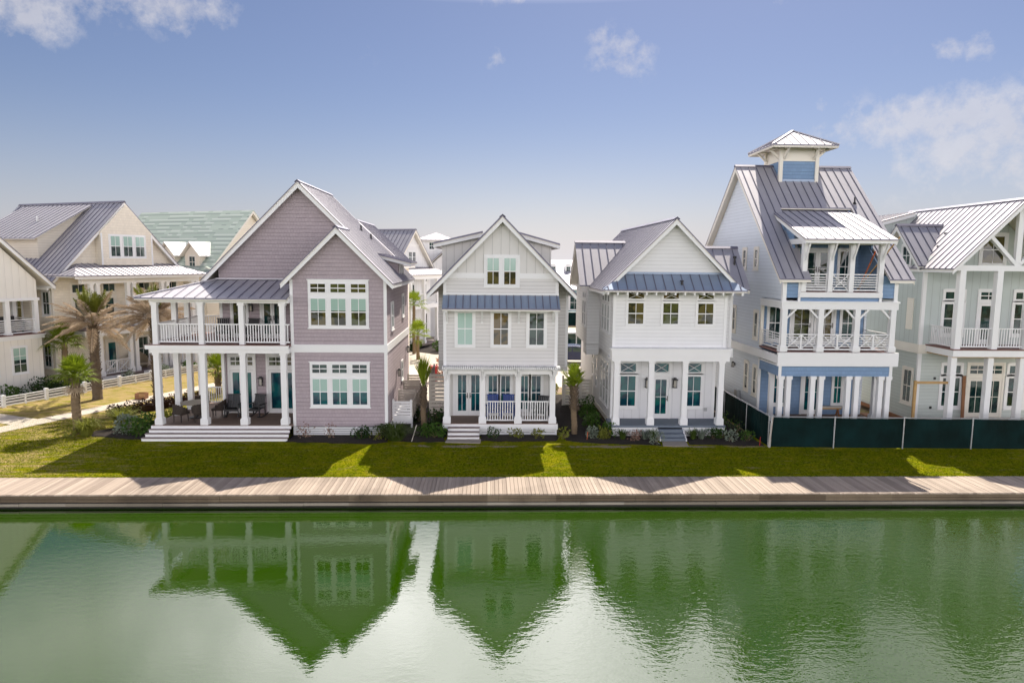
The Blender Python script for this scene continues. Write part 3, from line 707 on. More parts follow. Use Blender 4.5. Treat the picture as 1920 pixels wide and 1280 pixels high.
    e = 1.74; za = 15.42; zb = 14.44; ap = (cx, cy, za); c4 = [(cx - e, cy - e, zb), (cx + e, cy - e, zb), (cx + e, cy + e, zb), (cx - e, cy + e, zb)]
    roof(h, [[ap, c4[i], c4[(i + 1) % 4]] for i in range(4)], .42, name='cupola_roof')
    hp = MB()
    for c in c4: hp.bar((cx, cy, za + .03), (c[0], c[1], zb + .03), .12, .05)
    hp.build('ridge_cap', 'roof', h)
    mb = MB(); mb.box(cx - e + .02, cx + e - .02, cy - e + .02, cy - e + .05, zb - .16, zb - .055); mb.box(cx - e + .02, cx + e - .02, cy + e - .05, cy + e - .02, zb - .16, zb - .055)
    mb.box(cx - e + .02, cx - e + .05, cy - e + .06, cy + e - .06, zb - .16, zb - .055); mb.box(cx + e - .05, cx + e - .02, cy - e + .06, cy + e - .06, zb - .16, zb - .055); mb.build('cupola_trim', 'cream_trim', h)
    mb = MB(); mb.box(cx - w - .08, cx + w + .08, cy - w - .06, cy - w - .02, 12.6, 12.74); mb.build('flashing', 'roof_dark', h)
    v = MB(); v.tube((18.85, 35.2, zf(35.2) - .1), (18.85, 35.2, zf(35.2) + .35), .045, .045); v.tube((18.85, 35.2, zf(35.2)), (18.85, 35.2, zf(35.2) + .1), .1, .05); v.build('roof_vent', 'black', h)
    # second-floor porch
    mb = MB(); mb.box(X0 - .06, X1 + .06, 31.4, 31.66, 6.16, 6.46); mb.box(X0 - .1, X1 + .1, 31.36, 31.68, 6.46, 6.54); mb.box(X0 - .06, X0 + .12, 31.66, 33.95, 6.2, 6.46); mb.box(X0 - .1, X0 + .12, 31.68, 33.95, 6.46, 6.54); mb.box(X1 - .12, X1 + .06, 31.66, 33.95, 6.2, 6.46)
    mb.box(X0, X1, 31.66, 33.95, 6.5, 6.56)
    cols = (13.86, 15.6, 17.34, 19.05)
    for i, x in enumerate(cols):
        for s in (-1, 1):
            if (i == 0 and s < 0) or (i == 3 and s > 0): continue
            mb.bar((x + s * .1, 31.5, 5.72), (x + s * .55, 31.5, 6.17), .09, .08)
    mb.build('porch_beam', 'white', h)
    for x in cols: column(h, x, 31.52, 4.16, 6.16, w=.25, base=.24, cap=0)
    mb = MB(); mb.box(X0 - .03, X0 + .12, 33.84, 33.955, 4.2, 6.2); mb.build('corner_board', 'cream_trim', h)
    for p, q in zip(cols, cols[1:]): railing(h, B, p + .125, q - .125, 4.24, 5.0, 'cross', n=2)
    railing(h, face('left', 13.86), 31.65, 33.84, 4.24, 5.0, 'slats', n=2); railing(h, face('right', 19.05), 31.65, 33.84, 4.24, 5.0, 'slats', n=2)
    mb = MB(); mb.box(X0 - .14, X1 + .2, 31.34, 31.47, 3.48, 4.13); mb.box(X0 - .14, X0, 31.5, 43.6, 3.6, 4.0); mb.box(X1, X1 + .2, 31.5, 33.95, 3.48, 4.08); mb.box(X0, X1, 31.65, 33.94, 3.44, 3.52); mb.build('deck_fascia', 'white', h)
    mb = MB(); mb.box(X0 - .02, X1 + .06, 31.48, 33.95, 4.085, 4.16); mb.build('deck_floor', 'deck_red', h)
    W2 = face('front', 33.96)
    doors(h, W2, 15.35, 16.35, 4.17, 6.2, 1, nc=2, nr=2, pane='pane_warm'); doors(h, W2, 16.6, 17.5, 4.17, 6.2, 1, nc=2, nr=2, pane='pane_warm'); window(h, W2, 17.95, 18.55, 4.5, 6.1, casing=.1, pane='pane'); window(h, W2, 14.2, 14.8, 4.5, 6.1, casing=.1, pane='pane')
    # ground floor
    for p in ((13.9, 14.28), (15.44, 15.85), (17.17, 17.58), (18.73, 19.1)):
        for x in p: column(h, x, 31.6, .6, 2.99, w=.22, base=.24, cap=.16)
    column(h, 13.9, 32.6, .6, 2.99, w=.22); column(h, 19.08, 32.6, .6, 2.99, w=.22)
    mb = MB(); mb.box(X0 - .02, X0 + .12, 31.47, 31.5, 2.96, 3.5); mb.build('corner_board', 'white', h); mb = MB(); mb.box(X1 - .12, X1 + .02, 31.47, 31.5, 2.96, 3.5); mb.build('corner_board', 'white', h); mb = MB(); mb.box(X0 - .02, X0 + .1, 33.83, 33.96, .4, 3.5); mb.build('corner_board', 'white', h)
    mb = MB(); mb.box(X0, X1, 31.4, 33.96, .45, .6); mb.build('porch_floor', 'deck', h)
    mb = MB(); mb.box(X0 - .02, X1 + .02, 31.37, 31.4, .15, .58); mb.box(X0 - .02, X0 + .02, 31.4, 33.9, .15, .58); mb.build('porch_fascia', 'white', h)
    window(h, W2, 14.55, 15.15, 1.2, 2.8, casing=.12, pane='pane_deep'); doors(h, W2, 16.1, 17.0, .6, 2.8, 1, nc=1, nr=2, pane='pane_deep'); window(h, W2, 17.75, 18.1, 1.2, 2.8, casing=.1, pane='pane_deep')
    # left wall windows
    L = face('left', X0)
    for y, z0, z1, w in ((36.35, 8.1, 8.95, .3), (34.75, 8.1, 8.95, .3), (37.5, 4.6, 5.8, .32), (34.35, 4.55, 5.75, .32), (35.3, 1.7, 3.0, .32), (34.15, 1.65, 2.95, .3)):
        window(h, L, y, y + w, z0, z1, 1, 2, casing=.12, trim='cream_trim')
    lantern(h, L, 37.2, 2.7, .8)
    mb = MB(); mb.tbox(L, 36.2, 36.6, 0, .2, .7, 1.4); mb.build('utility_box', 'galv', h)
    return h
blue_house()

# ================================================================== SAGE HOUSE
def sage_house():
    h = thing('beach_house', 'sage green house under construction with king post truss over tall porch columns', 'house', (24.7, 33, 0))
    XL, XR, XC = 21.6, 27.8, 24.72
    walls(h, [(yz(33.3, [(XL, 3.9), (XR, 3.9), (XR, 8.3), (XC, 11.15), (XL, 8.3)]), (0, 6.3, 0)), ([(XL + .02, 33.35, 8.0), (XL + .02, 37.3, 8.0), (XL + .02, 35.3, 10.15)], (2.5, 0, 0))], 'batten_sage')
    walls(h, [(yz(33.32, [(XL + .04, .3), (XR - .04, .3), (XR - .04, 3.9), (XL + .04, 3.9)]), (0, 6.2, 0))], 'lap_sage', 'ground_wall')
    gable_roof(h, XC, 3.25, 3.25, 11.38, 31.0, 39.9, 1.0, .43)
    roof(h, [[(21.2, 35.3, 10.35), (23.75, 35.3, 10.35), (21.65, 33.2, 8.25), (21.2, 33.2, 8.25)], [(21.2, 35.3, 10.35), (23.75, 35.3, 10.35), (21.65, 37.4, 8.25), (21.2, 37.4, 8.25)]], .45, name='side_roof', ridge=[((21.18, 35.3, 10.35), (23.7, 35.3, 10.35))])
    mb = MB(); x = 21.22; mb.prism([(x, 33.22, 8.2), (x, 35.3, 10.29), (x, 37.38, 8.2), (x, 37.38, 8.0), (x, 35.3, 10.05), (x, 33.22, 8.0)], (.05, 0, 0))
    for k in range(7): mb.box(21.68 - .3, 21.68, 33.4 + k * .0, 33.45, 8.05, 8.12)
    for y in (32.2, 32.6, 33.0): mb.box(21.55, 21.95, y, y + .07, 8.05, 8.17)
    mb.build('side_trim', 'white', h)
    roof(h, [[(20.6, 38.2, 10.3), (20.6, 42.5, 10.3), (24.0, 42.5, 11.25), (24.0, 38.2, 11.25)]], .45, name='dormer_roof'); walls(h, [(yz(38.5, [(21.0, 8), (24.3, 8), (24.3, 11.15), (21.0, 10.3)]), (0, 3.8, 0))], 'batten_sage', 'dormer')
    mb = MB(); mb.prism(yz(38.22, [(20.62, 10.24), (24, 11.19), (24, 10.98), (20.62, 10.03)]), (0, .05, 0)); mb.build('dormer_trim', 'white', h)
    v = MB(); v.tube((23.3, 34.4, 9.4), (23.3, 34.4, 9.85), .06, .06); v.tube((23.3, 34.4, 9.8), (23.3, 34.4, 9.92), .13, .13); v.tube((22.55, 33.9, 8.9), (22.55, 33.9, 9.25), .045, .045); v.build('roof_vent', 'black', h)
    # truss
    mb = MB(); y = 31.35
    mb.box(21.75, 27.7, y - .08, y + .14, 8.02, 8.28); mb.box(XC - .13, XC + .13, y - .06, y + .12, 8.28, 10.95)
    for s in (-1, 1): mb.bar((XC + s * .1, y + .03, 8.35), (XC + s * 1.5, y + .03, 9.75), .16, .2, (0, 1, 0)); mb.bar((XC, y + .05, 11.0), (XC + s * 3.05, y + .05, 7.98), .1, .2, (0, 1, 0))
    mb.build('truss', 'white', h)
    cols = (22.14, 23.93, 25.5, 27.3)
    for x in cols: column(h, x, 31.4, 4.33, 8.02, w=.28, base=0, cap=0); column(h, x - .02, 31.5, .6, 3.95, w=.27, base=.3, cap=0)
    mb = MB(); mb.box(21.92, 27.55, 31.2, 31.35, 3.98, 4.28); mb.box(21.92, 22.07, 31.35, 33.29, 3.98, 4.28); mb.build('deck_fascia', 'white', h)
    mb = MB(); mb.box(22.0, 27.5, 31.35, 33.29, 3.92, 4.0); mb.build('porch_ceiling', 'lumber', h)
    mb = MB(); mb.box(21.9, 27.57, 31.18, 33.29, 4.285, 4.34); mb.build('deck_floor', 'deck_red', h)
    B = face('front', 31.4)
    for p, q in zip(cols, cols[1:]): railing(h, B, p + .14, q - .14, 4.42, 5.33)
    railing(h, face('left', 22.05), 31.55, 33.2, 4.42, 5.33)
    mb = MB(); mb.box(XL - .05, XR + .05, 33.24, 33.3, 3.86, 4.32); mb.box(XL - .05, XL, 33.3, 39.6, 3.86, 4.32); mb.build('belt_board', 'cream_trim', h)
    corner_boards(h, [(XL, 33.3, 4.32, 8.1, 1), (XL + .04, 33.32, .4, 3.86, 1)], w=.16)
    T = face('front', 33.3)
    for a, b in ((22.75, 23.65), (26.35, 27.1)):
        window(h, T, a, b, 4.9, 6.35, casing=.12, pane='pane'); window(h, T, a, b, 6.62, 6.95, 2, 1, casing=.1, pane='pane', sill=False)
    doors(h, T, 24.5, 25.4, 4.35, 6.4, 1, (6.6, 6.95), nc=1, nr=1, pane='pane'); window(h, T, 24.45, 25.5, 8.4, 9.7, casing=.14, pane='pane_warm')
    W = face('front', 33.32)
    for a, b in ((22.98, 23.85), (26.4, 27.15)):
        window(h, W, a, b, 1.2, 2.62, casing=.13, pane='pane'); window(h, W, a, b, 2.86, 3.25, 2, 1, casing=.1, pane='pane', sill=False)
    doors(h, W, 24.3, 26.05, .6, 2.6, 2, (2.85, 3.25), nc=2, nr=2, pane='pane', trim='cream_trim')
    mb = MB()
    for u, z in ((22.55, 2.6), (22.45, 1.1), (22.4, 5.0)): mb.tbox(W, u - .05, u + .05, 0, .05, z - .06, z + .06)
    mb.build('outlet_box', 'black', h)
    L = face('left', XL); L2 = face('left', XL + .04)
    mb = MB(); mb.tbox(L, 33.95, 34.45, 0, .05, 5.0, 6.6); mb.build('shutter', 'cream_trim', h)
    window(h, L, 34.55, 35.15, 8.3, 9.2, casing=.1, trim='white'); window(h, L2, 33.75, 34.35, 1.3, 2.9, casing=.12, trim='cream_trim'); window(h, L2, 36.2, 36.8, 1.3, 2.9, casing=.12, trim='cream_trim')
    mb = MB(); mb.box(21.95, 27.5, 31.35, 33.3, .45, .6); mb.build('porch_floor', 'concrete', h)
    mb = MB(); mb.box(21.5, 21.62, 33.4, 39.4, .25, .42); mb.box(20.3, 21.6, 33.2, 36, .02, .22); mb.build('footing', 'lumber_red', h)
    return h
sage_house()

# ================================================================== HOUSES ALONG THE SIDE STREET
ST = Frame((-24.69, 42.36, 0), R(66))      # local x runs along the street away from the water, local y away from the street

def cream_house():
    h = thing('beach_house', 'cream house with three-window gable bay and white double porch behind the low white fence', 'house', (6, 8, 0), ST)
    xc, zr = 6.0, 12.15
    walls(h, [(yz(3.95, [(.85, .1), (11.15, .1), (11.15, 6.85), (xc, 11.95), (.85, 6.85)]), (0, 10, 0))], 'shake_cream')
    walls(h, [(yz(5.4, [(.35, 3.05), (.87, 3.05), (.87, 6.9), (.35, 6.4)]), (0, 3.2, 0))], 'lap_cream', 'side_bay')
    gable_roof(h, xc, 5.75, 5.75, zr, 3.45, 14.5, 1.0, .45)
    walls(h, [(yz(3.35, [(4.0, 7.75), (8.0, 7.75), (8.0, 9.98), (xc, 11.9), (4.0, 9.98)]), (0, .7, 0))], 'shake_cream', 'gable_bay')
    T = face('front', 3.35)
    mb = MB(); mb.tbox(T, 4.55, 7.45, 0, .035, 8.2, 9.85); mb.tbox(T, 3.98, 4.1, 0, .03, 7.75, 9.9); mb.tbox(T, 7.9, 8.02, 0, .03, 7.75, 9.9); mb.build('window_casing', 'white', h)
    for a in (4.68, 5.64, 6.6): window(h, T, a, a + .68, 8.36, 9.72, casing=0, o0=.036, pane='pane', blind=.48)
    # hipped porch roof
    roof(h, [[(.85, 1.75, 7.1), (11.6, 1.75, 7.1), (10.0, 3.93, 7.85), (2.6, 3.93, 7.85)], [(.85, 1.75, 7.1), (2.6, 3.93, 7.85), (2.6, 5.2, 7.85), (.85, 5.2, 7.1)]], .45, name='porch_roof')
    mb = MB(); mb.box(.95, 11.5, 1.8, 1.86, 6.88, 7.04); mb.box(1.8, 11.3, 2.45, 2.75, 6.55, 6.95); mb.box(1.8, 11.3, 2.45, 4, 6.9, 6.95)
    mb.box(1.7, 11.4, 2.3, 2.55, 3.1, 3.5); mb.box(1.75, 11.35, 2.55, 4.0, 3.25, 3.5); mb.box(.3, .9, 5.36, 8.62, 2.9, 3.06)
    mb.build('porch_beam', 'white', h)
    mb = MB(); mb.box(1.68, 11.42, 2.28, 3.95, 3.5, 3.57); mb.box(1.9, 11.3, 2.3, 3.95, .2, .35); mb.build('porch_floor', 'tread', h)
    mb = MB(); mb.box(1.9, 5.0, 2.27, 2.3, .05, .33); mb.box(5.9, 11.3, 2.27, 2.3, .05, .33); mb.build('porch_fascia', 'white', h)
    for x in (2.5, 2.95, 5.2, 5.65, 8.0, 8.45, 10.7, 11.15):
        column(h, x, 2.6, .35, 3.12, w=.24); column(h, x, 2.6, 3.57, 6.56, w=.24, base=0)
    P = face('front', 2.6)
    for a, b in ((3.08, 5.07), (5.78, 7.87), (8.58, 10.57)): railing(h, P, a, b, 3.65, 4.5, 'crossbal', 'white')
    railing(h, P, 3.08, 5.07, .45, 1.35, 'crossbal'); railing(h, P, 8.58, 10.57, .45, 1.35, 'crossbal')
    W = face('front', 3.95)
    for a in (2.2, 4.4, 7.2, 9.6):
        doors(h, W, a, a + .85, 3.6, 5.6, 1, nc=1, pane='pane', trim='cream_trim', handle=False); window(h, W, a, a + .85, 5.95, 6.45, 2, 1, casing=.08, trim='cream_trim', sill=False)
    for a in (3.7, 6.3, 8.8): lantern(h, W, a, 5.7, 1.5); lantern(h, W, a, 2.6, 1.5)
    doors(h, W, 4.4, 5.2, .36, 2.5, 1, nc=1, pane='pane_deep', trim='cream_trim', handle=False); window(h, W, 6.9, 7.7, .9, 2.5, casing=.09, pane='pane'); window(h, W, 9.3, 10.1, .9, 2.5, casing=.09, pane='pane')
    # big dormer on the roof side that looks at the water
    roof(h, [[(1.5, 6.3, 9.5), (1.5, 13.6, 9.5), (5.7, 13.6, 11.95), (5.7, 6.3, 11.95)]], .5, name='dormer_roof')
    walls(h, [(yz(6.7, [(2.0, 7.6), (5.9, 9), (5.6, 11.7), (2.0, 9.6)]), (0, 6.5, 0))], 'lap_cream', 'dormer')
    L = face('left', 2.0); window(h, L, 10.6, 11.1, 8.1, 9.1, casing=.08); window(h, L, 11.8, 12.3, 8.1, 9.1, casing=.08)
    v = MB(); v.tube((3.6, 9, 10.6), (3.6, 9, 11.1), .06, .06); v.build('roof_vent', 'galv', h)
    L = face('left', .85)
    for y, z in ((4.4, 1.2), (6.6, 1.2), (4.25, 4.6), (9.4, 4.4)): window(h, L, y, y + .55, z, z + 1.4, 2, 2, casing=.1, pane='pane')
    window(h, face('left', .35), 6.2, 7.0, 4.2, 5.8, casing=.1, pane='pane')
    mb = MB(); mb.box(.83, .97, 3.93, 4.05, .1, 6.8); mb.build('corner_board', 'cream_trim', h)
    return h
cream_house()

def corner_house():
    h = thing('beach_house', 'off white board and batten house with open upper porch and horizontal white railings', 'house', (-4.5, 7, 0), ST)
    xc, zr = -5.0, 11.45
    walls(h, [(yz(3.0, [(-9.4, 0), (-.6, 0), (-.6, 3.3), (-9.4, 3.3)]), (0, 8, 0)), (yz(3.03, [(-9.3, 5.75), (-.7, 5.75), (-.7, 6.85), (xc, 11.2), (-9.3, 6.85)]), (0, .2, 0)),
              (yz(5.2, [(-9.3, 3.6), (-2.6, 3.6), (-2.6, 5.8), (-9.3, 5.8)]), (0, 5.6, 0)), (yz(5.3, [(-9.25, 5.7), (-.75, 5.7), (-.75, 6.8), (xc, 11.1), (-9.25, 6.8)]), (0, 5.6, 0))], 'batten_cream')
    gable_roof(h, xc, 5.2, 5.2, zr, 2.55, 11.4, .95, .45)
    mb = MB(); mb.box(-9.5, -.48, 2.9, 11, 3.3, 3.5); mb.box(-9.55, -.42, 2.84, 11.05, 3.5, 3.56); mb.box(-9.4, -.6, 2.95, 3.25, 5.62, 5.78); mb.build('porch_beam', 'white', h)
    mb = MB(); mb.box(-9.5, -.46, 2.88, 5.2, 3.562, 3.62); mb.build('porch_floor', 'deck_red', h)
    for x, y in ((-.78, 3.15), (-2.45, 3.15), (-4.6, 3.15), (-7, 3.15), (-.78, 5.2)): column(h, x, y, 3.62, 5.64, w=.24, base=.12, cap=0)
    P = face('front', 3.15)
    for a, b in ((-2.33, -.9), (-4.48, -2.57), (-6.88, -4.72)): railing(h, P, a, b, 3.68, 4.5, 'slats', n=1)
    railing(h, face('right', -.78), 3.27, 5.08, 3.68, 4.5, 'slats')
    W = face('front', 5.2); window(h, W, -4.2, -3.3, 4.0, 5.4, casing=.1, pane='pane')
    F = face('front', 3.0)
    for a in (-2.35, -4.0, -6): window(h, F, a, a + .72, 1.35, 2.8, 2, 3, casing=.07, pane='pane', sill=True, blind=.5)
    return h
corner_house()

def roofing_mat():
    m, t, b = new_mat('pale green roof underlayment'); N = NT(t)
    x, y, z = N.xyz(N.coords())
    q = N.math('DIVIDE', z, .36); row = N.math('FLOOR', q); fr = N.math('FRACT', q)
    seg = N.white(N.comb(N.math('FLOOR', N.math('DIVIDE', y, .55)), row, 1))
    dash = N.math('MULTIPLY', N.math('GREATER_THAN', seg, .45), N.math('MULTIPLY', N.math('GREATER_THAN', fr, .55), N.math('LESS_THAN', fr, .8)))
    base = N.mix(N.white(N.comb(row, N.math('FLOOR', N.math('DIVIDE', y, 6)), 2)), (.40, .48, .41), (.47, .55, .47))
    c = N.mix(dash, base, (.62, .67, .61))
    lap = N.math('LESS_THAN', fr, .14); gap = N.math('MULTIPLY', lap, N.math('GREATER_THAN', seg, .3))
    N.link(N.mix(gap, c, (.20, .25, .23)), b.inputs['Base Color']); b.inputs['Roughness'].default_value = .6
    return m
M['underlay'] = roofing_mat()

def unfinished_house():
    h = thing('beach_house', 'cream house with unfinished roof covered in pale green underlayment rows', 'house', (19.5, 9, 0), ST)
    xc, zr = 19.5, 12.55
    walls(h, [(yz(4.9, [(14.3, 0), (24.7, 0), (24.7, 7.2), (xc, 12.3), (14.3, 7.2)]), (0, 12.5, 0))], 'lap_cream')
    roof(h, [[(xc, 4.4, zr), (xc, 18, zr), (13.8, 18, 6.85), (13.8, 4.4, 6.85)], [(xc, 4.4, zr), (xc, 18, zr), (25.2, 18, 6.85), (25.2, 4.4, 6.85)]], 99, mat='underlay')
    mb = MB(); chevron(mb, 4.43, 13.82, xc, 25.18, zr, 1.0, .22); mb.build('roof_trim', 'cream_trim', h)
    for y in (6.6, 9.4):
        x0, zt = 14.6, 9.65
        walls(h, [([(x0, y - .8, 7.0), (x0, y + .8, 7.0), (x0, y + .8, 8.6), (x0, y, 9.4), (x0, y - .8, 8.6)], (2.8, 0, 0))], 'lap_cream', 'dormer')
        roof(h, [[(x0 - .3, y, zt), (17.0, y, zt), (15.7, y - 1.1, 8.5), (x0 - .3, y - 1.1, 8.5)], [(x0 - .3, y, zt), (17.0, y, zt), (15.7, y + 1.1, 8.5), (x0 - .3, y + 1.1, 8.5)]], .45, mat='white', seam=.02, name='dormer_roof')
        window(h, face('left', x0), y - .3, y + .3, 7.5, 8.4, casing=.08, trim='cream_trim')
    # lower porch roof and columns towards the street
    roof(h, [[(14.3, 3.0, 7.0), (24.7, 3.0, 7.0), (24.7, 4.9, 7.6), (14.3, 4.9, 7.6)]], 99, mat='underlay', name='porch_roof')
    for x in (14.8, 17.5, 20, 22.5): column(h, x, 3.3, 0, 6.95, w=.24)
    return h
unfinished_house()

M1 = Frame((-7.03 - 4.6 * .407 - 3.5 * -.914, 67 - 4.6 * .914 - 3.5 * .407, 0), R(66))
def gable_house():
    h = thing('beach_house', 'white house far behind with metal gable roof, paired gable windows and two-storey porch', 'house', (4.6, 8, 0), M1)
    xc, zr = 4.6, 11.25
    walls(h, [(yz(4.0, [(.9, .1), (8.3, .1), (8.3, 7.35), (xc, 11.05), (.9, 7.35)]), (0, 10, 0))], 'batten_white')
    gable_roof(h, xc, 4.0, 4.0, zr, 3.5, 14.2, 1.0, .45, trim='cream_trim')
    F = face('front', 4.0)
    mb = MB(); mb.tbox(F, 3.2, 6.0, 0, .04, 9.6, 9.85); mb.tbox(F, 3.9, 5.35, 0, .03, 7.95, 9.2); mb.build('gable_trim', 'white', h)
    for a in (4.0, 4.72): window(h, F, a, a + .5, 8.1, 9.05, casing=0, o0=.031)
    roof(h, [[(.6, 1.7, 6.95), (8.6, 1.7, 6.95), (8.6, 3.98, 7.6), (.6, 3.98, 7.6)]], .45, name='porch_roof')
    mb = MB(); mb.box(.7, 8.5, 1.9, 2.15, 6.5, 6.88); mb.box(.7, 8.5, 1.75, 2.1, 3.75, 4.15); mb.box(.7, 8.5, 2.1, 4, 3.9, 4.1); mb.build('porch_beam', 'white', h)
    mb = MB(); mb.box(.7, 8.5, 1.75, 4, .25, .4); mb.build('porch_floor', 'tread', h)
    for x in (.9, 3.4, 5.9, 8.35): column(h, x, 2.0, .4, 3.76, w=.26); column(h, x, 2.0, 4.15, 6.52, w=.26, base=0)
    P = face('front', 2.0)
    for a, b in ((1.03, 3.27), (3.53, 5.77), (6.03, 8.22)): railing(h, P, a, b, 4.2, 5.15)
    railing(h, P, 1.03, 3.27, .45, 1.35)
    for a in (1.7, 4.2, 6.6):
        doors(h, F, a, a + .9, 4.12, 6.0, 1, nc=2, nr=2, pane='pane', handle=False); window(h, F, a, a + .9, 6.2, 6.5, 2, 1, casing=.06, sill=False); window(h, F, a, a + .9, .9, 2.9, 2, 2, pane='pane')
    roof(h, [[(.4, 7, 8.2), (.4, 9.5, 8.2), (2.9, 9.5, 9.4), (2.9, 7, 9.4)]], .45, name='dormer_roof'); walls(h, [(yz(7.2, [(.8, 7.4), (2.8, 8.6), (2.8, 9.2), (.8, 8.25)]), (0, 2.1, 0))], 'batten_white', 'dormer')
    return h
gable_house()

def tower_house():
    h = thing('beach_house', 'pale distant house with a square lookout tower and pyramid metal roof', 'house', (-4.5, 80, 0))
    walls(h, [(yz(77, [(-9.5, 0), (0, 0), (0, 8.5), (-9.5, 8.5)]), (0, 8, 0)), (yz(75.2, [(-7.4, 8), (-4.2, 8), (-4.2, 10.55), (-7.4, 10.55)]), (0, 3.2, 0))], 'batten_white')
    roof(h, [[(-5.8, 76.8, 11.35), (-8, 74.6, 10.5), (-3.6, 74.6, 10.5)], [(-5.8, 76.8, 11.35), (-3.6, 74.6, 10.5), (-3.6, 79, 10.5)], [(-5.8, 76.8, 11.35), (-8, 79, 10.5), (-8, 74.6, 10.5)], [(-5.8, 76.8, 11.35), (-3.6, 79, 10.5), (-8, 79, 10.5)]], .5, name='tower_roof')
    roof(h, [[(-10, 76.2, 7.4), (.5, 76.2, 7.4), (.5, 80.5, 9.6), (-10, 80.5, 9.6)], [(-10, 84.8, 7.4), (.5, 84.8, 7.4), (.5, 80.5, 9.6), (-10, 80.5, 9.6)]], .5)
    roof(h, [[(-5.0, 74.0, 9.2), (-5.0, 79.5, 9.2), (-2.6, 79.5, 7.2), (-2.6, 74.0, 7.2)], [(-5.0, 74.0, 9.2), (-5.0, 79.5, 9.2), (-7.2, 79.5, 7.2), (-7.2, 74.0, 7.2)]], .5, name='side_roof')
    walls(h, [(yz(74.4, [(-6.9, 0), (-2.9, 0), (-2.9, 7.2), (-5.0, 8.9), (-6.9, 7.2)]), (0, 3, 0))], 'batten_white', 'wing')
    T = face('front', 75.2); window(h, T, -6.45, -5.95, 9.5, 10.2, casing=.1); window(h, T, -5.1, -4.75, 9.5, 10.2, casing=.1)
    W = face('front', 74.4); window(h, W, -5.6, -4.9, 4.6, 6.2); window(h, W, -4.5, -3.8, 4.6, 6.2); window(h, W, -5.6, -4.9, 1.0, 2.8)
    return h
tower_house()

def rear_cottage():
    h = thing('beach_house', 'cream cottage gable peeking over the mauve house roof', 'house', (-8.9, 51, 0))
    walls(h, [(yz(47.5, [(-11.8, 0), (-6.2, 0), (-6.2, 8.2), (-8.95, 10.75), (-11.8, 8.2)]), (0, 6, 0))], 'shake_cream')
    gable_roof(h, -8.95, 3.2, 3.2, 10.95, 47, 54, .95, .45)
    window(h, face('front', 47.5), -9.2, -8.5, 8.6, 9.6); window(h, face('right', -6.2), 49, 49.7, 5, 6.3); window(h, face('right', -6.2), 51, 51.7, 5, 6.3)
    return h
rear_cottage()

def teal_house():
    h = thing('beach_house', 'distant teal house with two small arched dormers on a metal roof', 'house', (12, 124, 0))
    walls(h, [(yz(118.6, [(5, 0), (21, 0), (21, 6.2), (5, 6.2)]), (0, 11, 0))], 'lap_teal')
    roof(h, [[(4.5, 117.8, 5.9), (21.5, 117.8, 5.9), (21.5, 124, 8.6), (4.5, 124, 8.6)], [(4.5, 130.2, 5.9), (21.5, 130.2, 5.9), (21.5, 124, 8.6), (4.5, 124, 8.6)]], .6)
    for x in (11.3, 13.9):
        walls(h, [(yz(119.6, [(x - .6, 6.3), (x + .6, 6.3), (x + .6, 7.4), (x + .35, 7.85), (x, 8.0), (x - .35, 7.85), (x - .6, 7.4)]), (0, 3, 0))], 'white', 'dormer')
        window(h, face('front', 119.6), x - .3, x + .3, 6.6, 7.4, casing=.08)
    T = face('front', 118.6)
    for a in (8, 10.2, 12.4, 14.6): window(h, T, a, a + 1.0, 3.4, 5.2); window(h, T, a, a + 1.0, .8, 2.4)
    return h
teal_house()

def alley_house():
    h = thing('beach_house', 'far house wall of dark upstairs windows seen between the grey and white houses', 'house', (13.5, 99, 0))
    walls(h, [(yz(95, [(9, 0), (19, 0), (19, 4.6), (9, 4.6)]), (0, 8, 0))], 'lap_teal')
    roof(h, [[(8.6, 94.5, 4.5), (19.4, 94.5, 4.5), (19.4, 99, 6.2), (8.6, 99, 6.2)], [(8.6, 103.5, 4.5), (19.4, 103.5, 4.5), (19.4, 99, 6.2), (8.6, 99, 6.2)]], .5)
    T = face('front', 95)
    for a in (10.0, 11.4, 12.8, 14.2): window(h, T, a, a + 1.15, 1.7, 3.6, 2, 2, casing=.09)
    return h
alley_house()

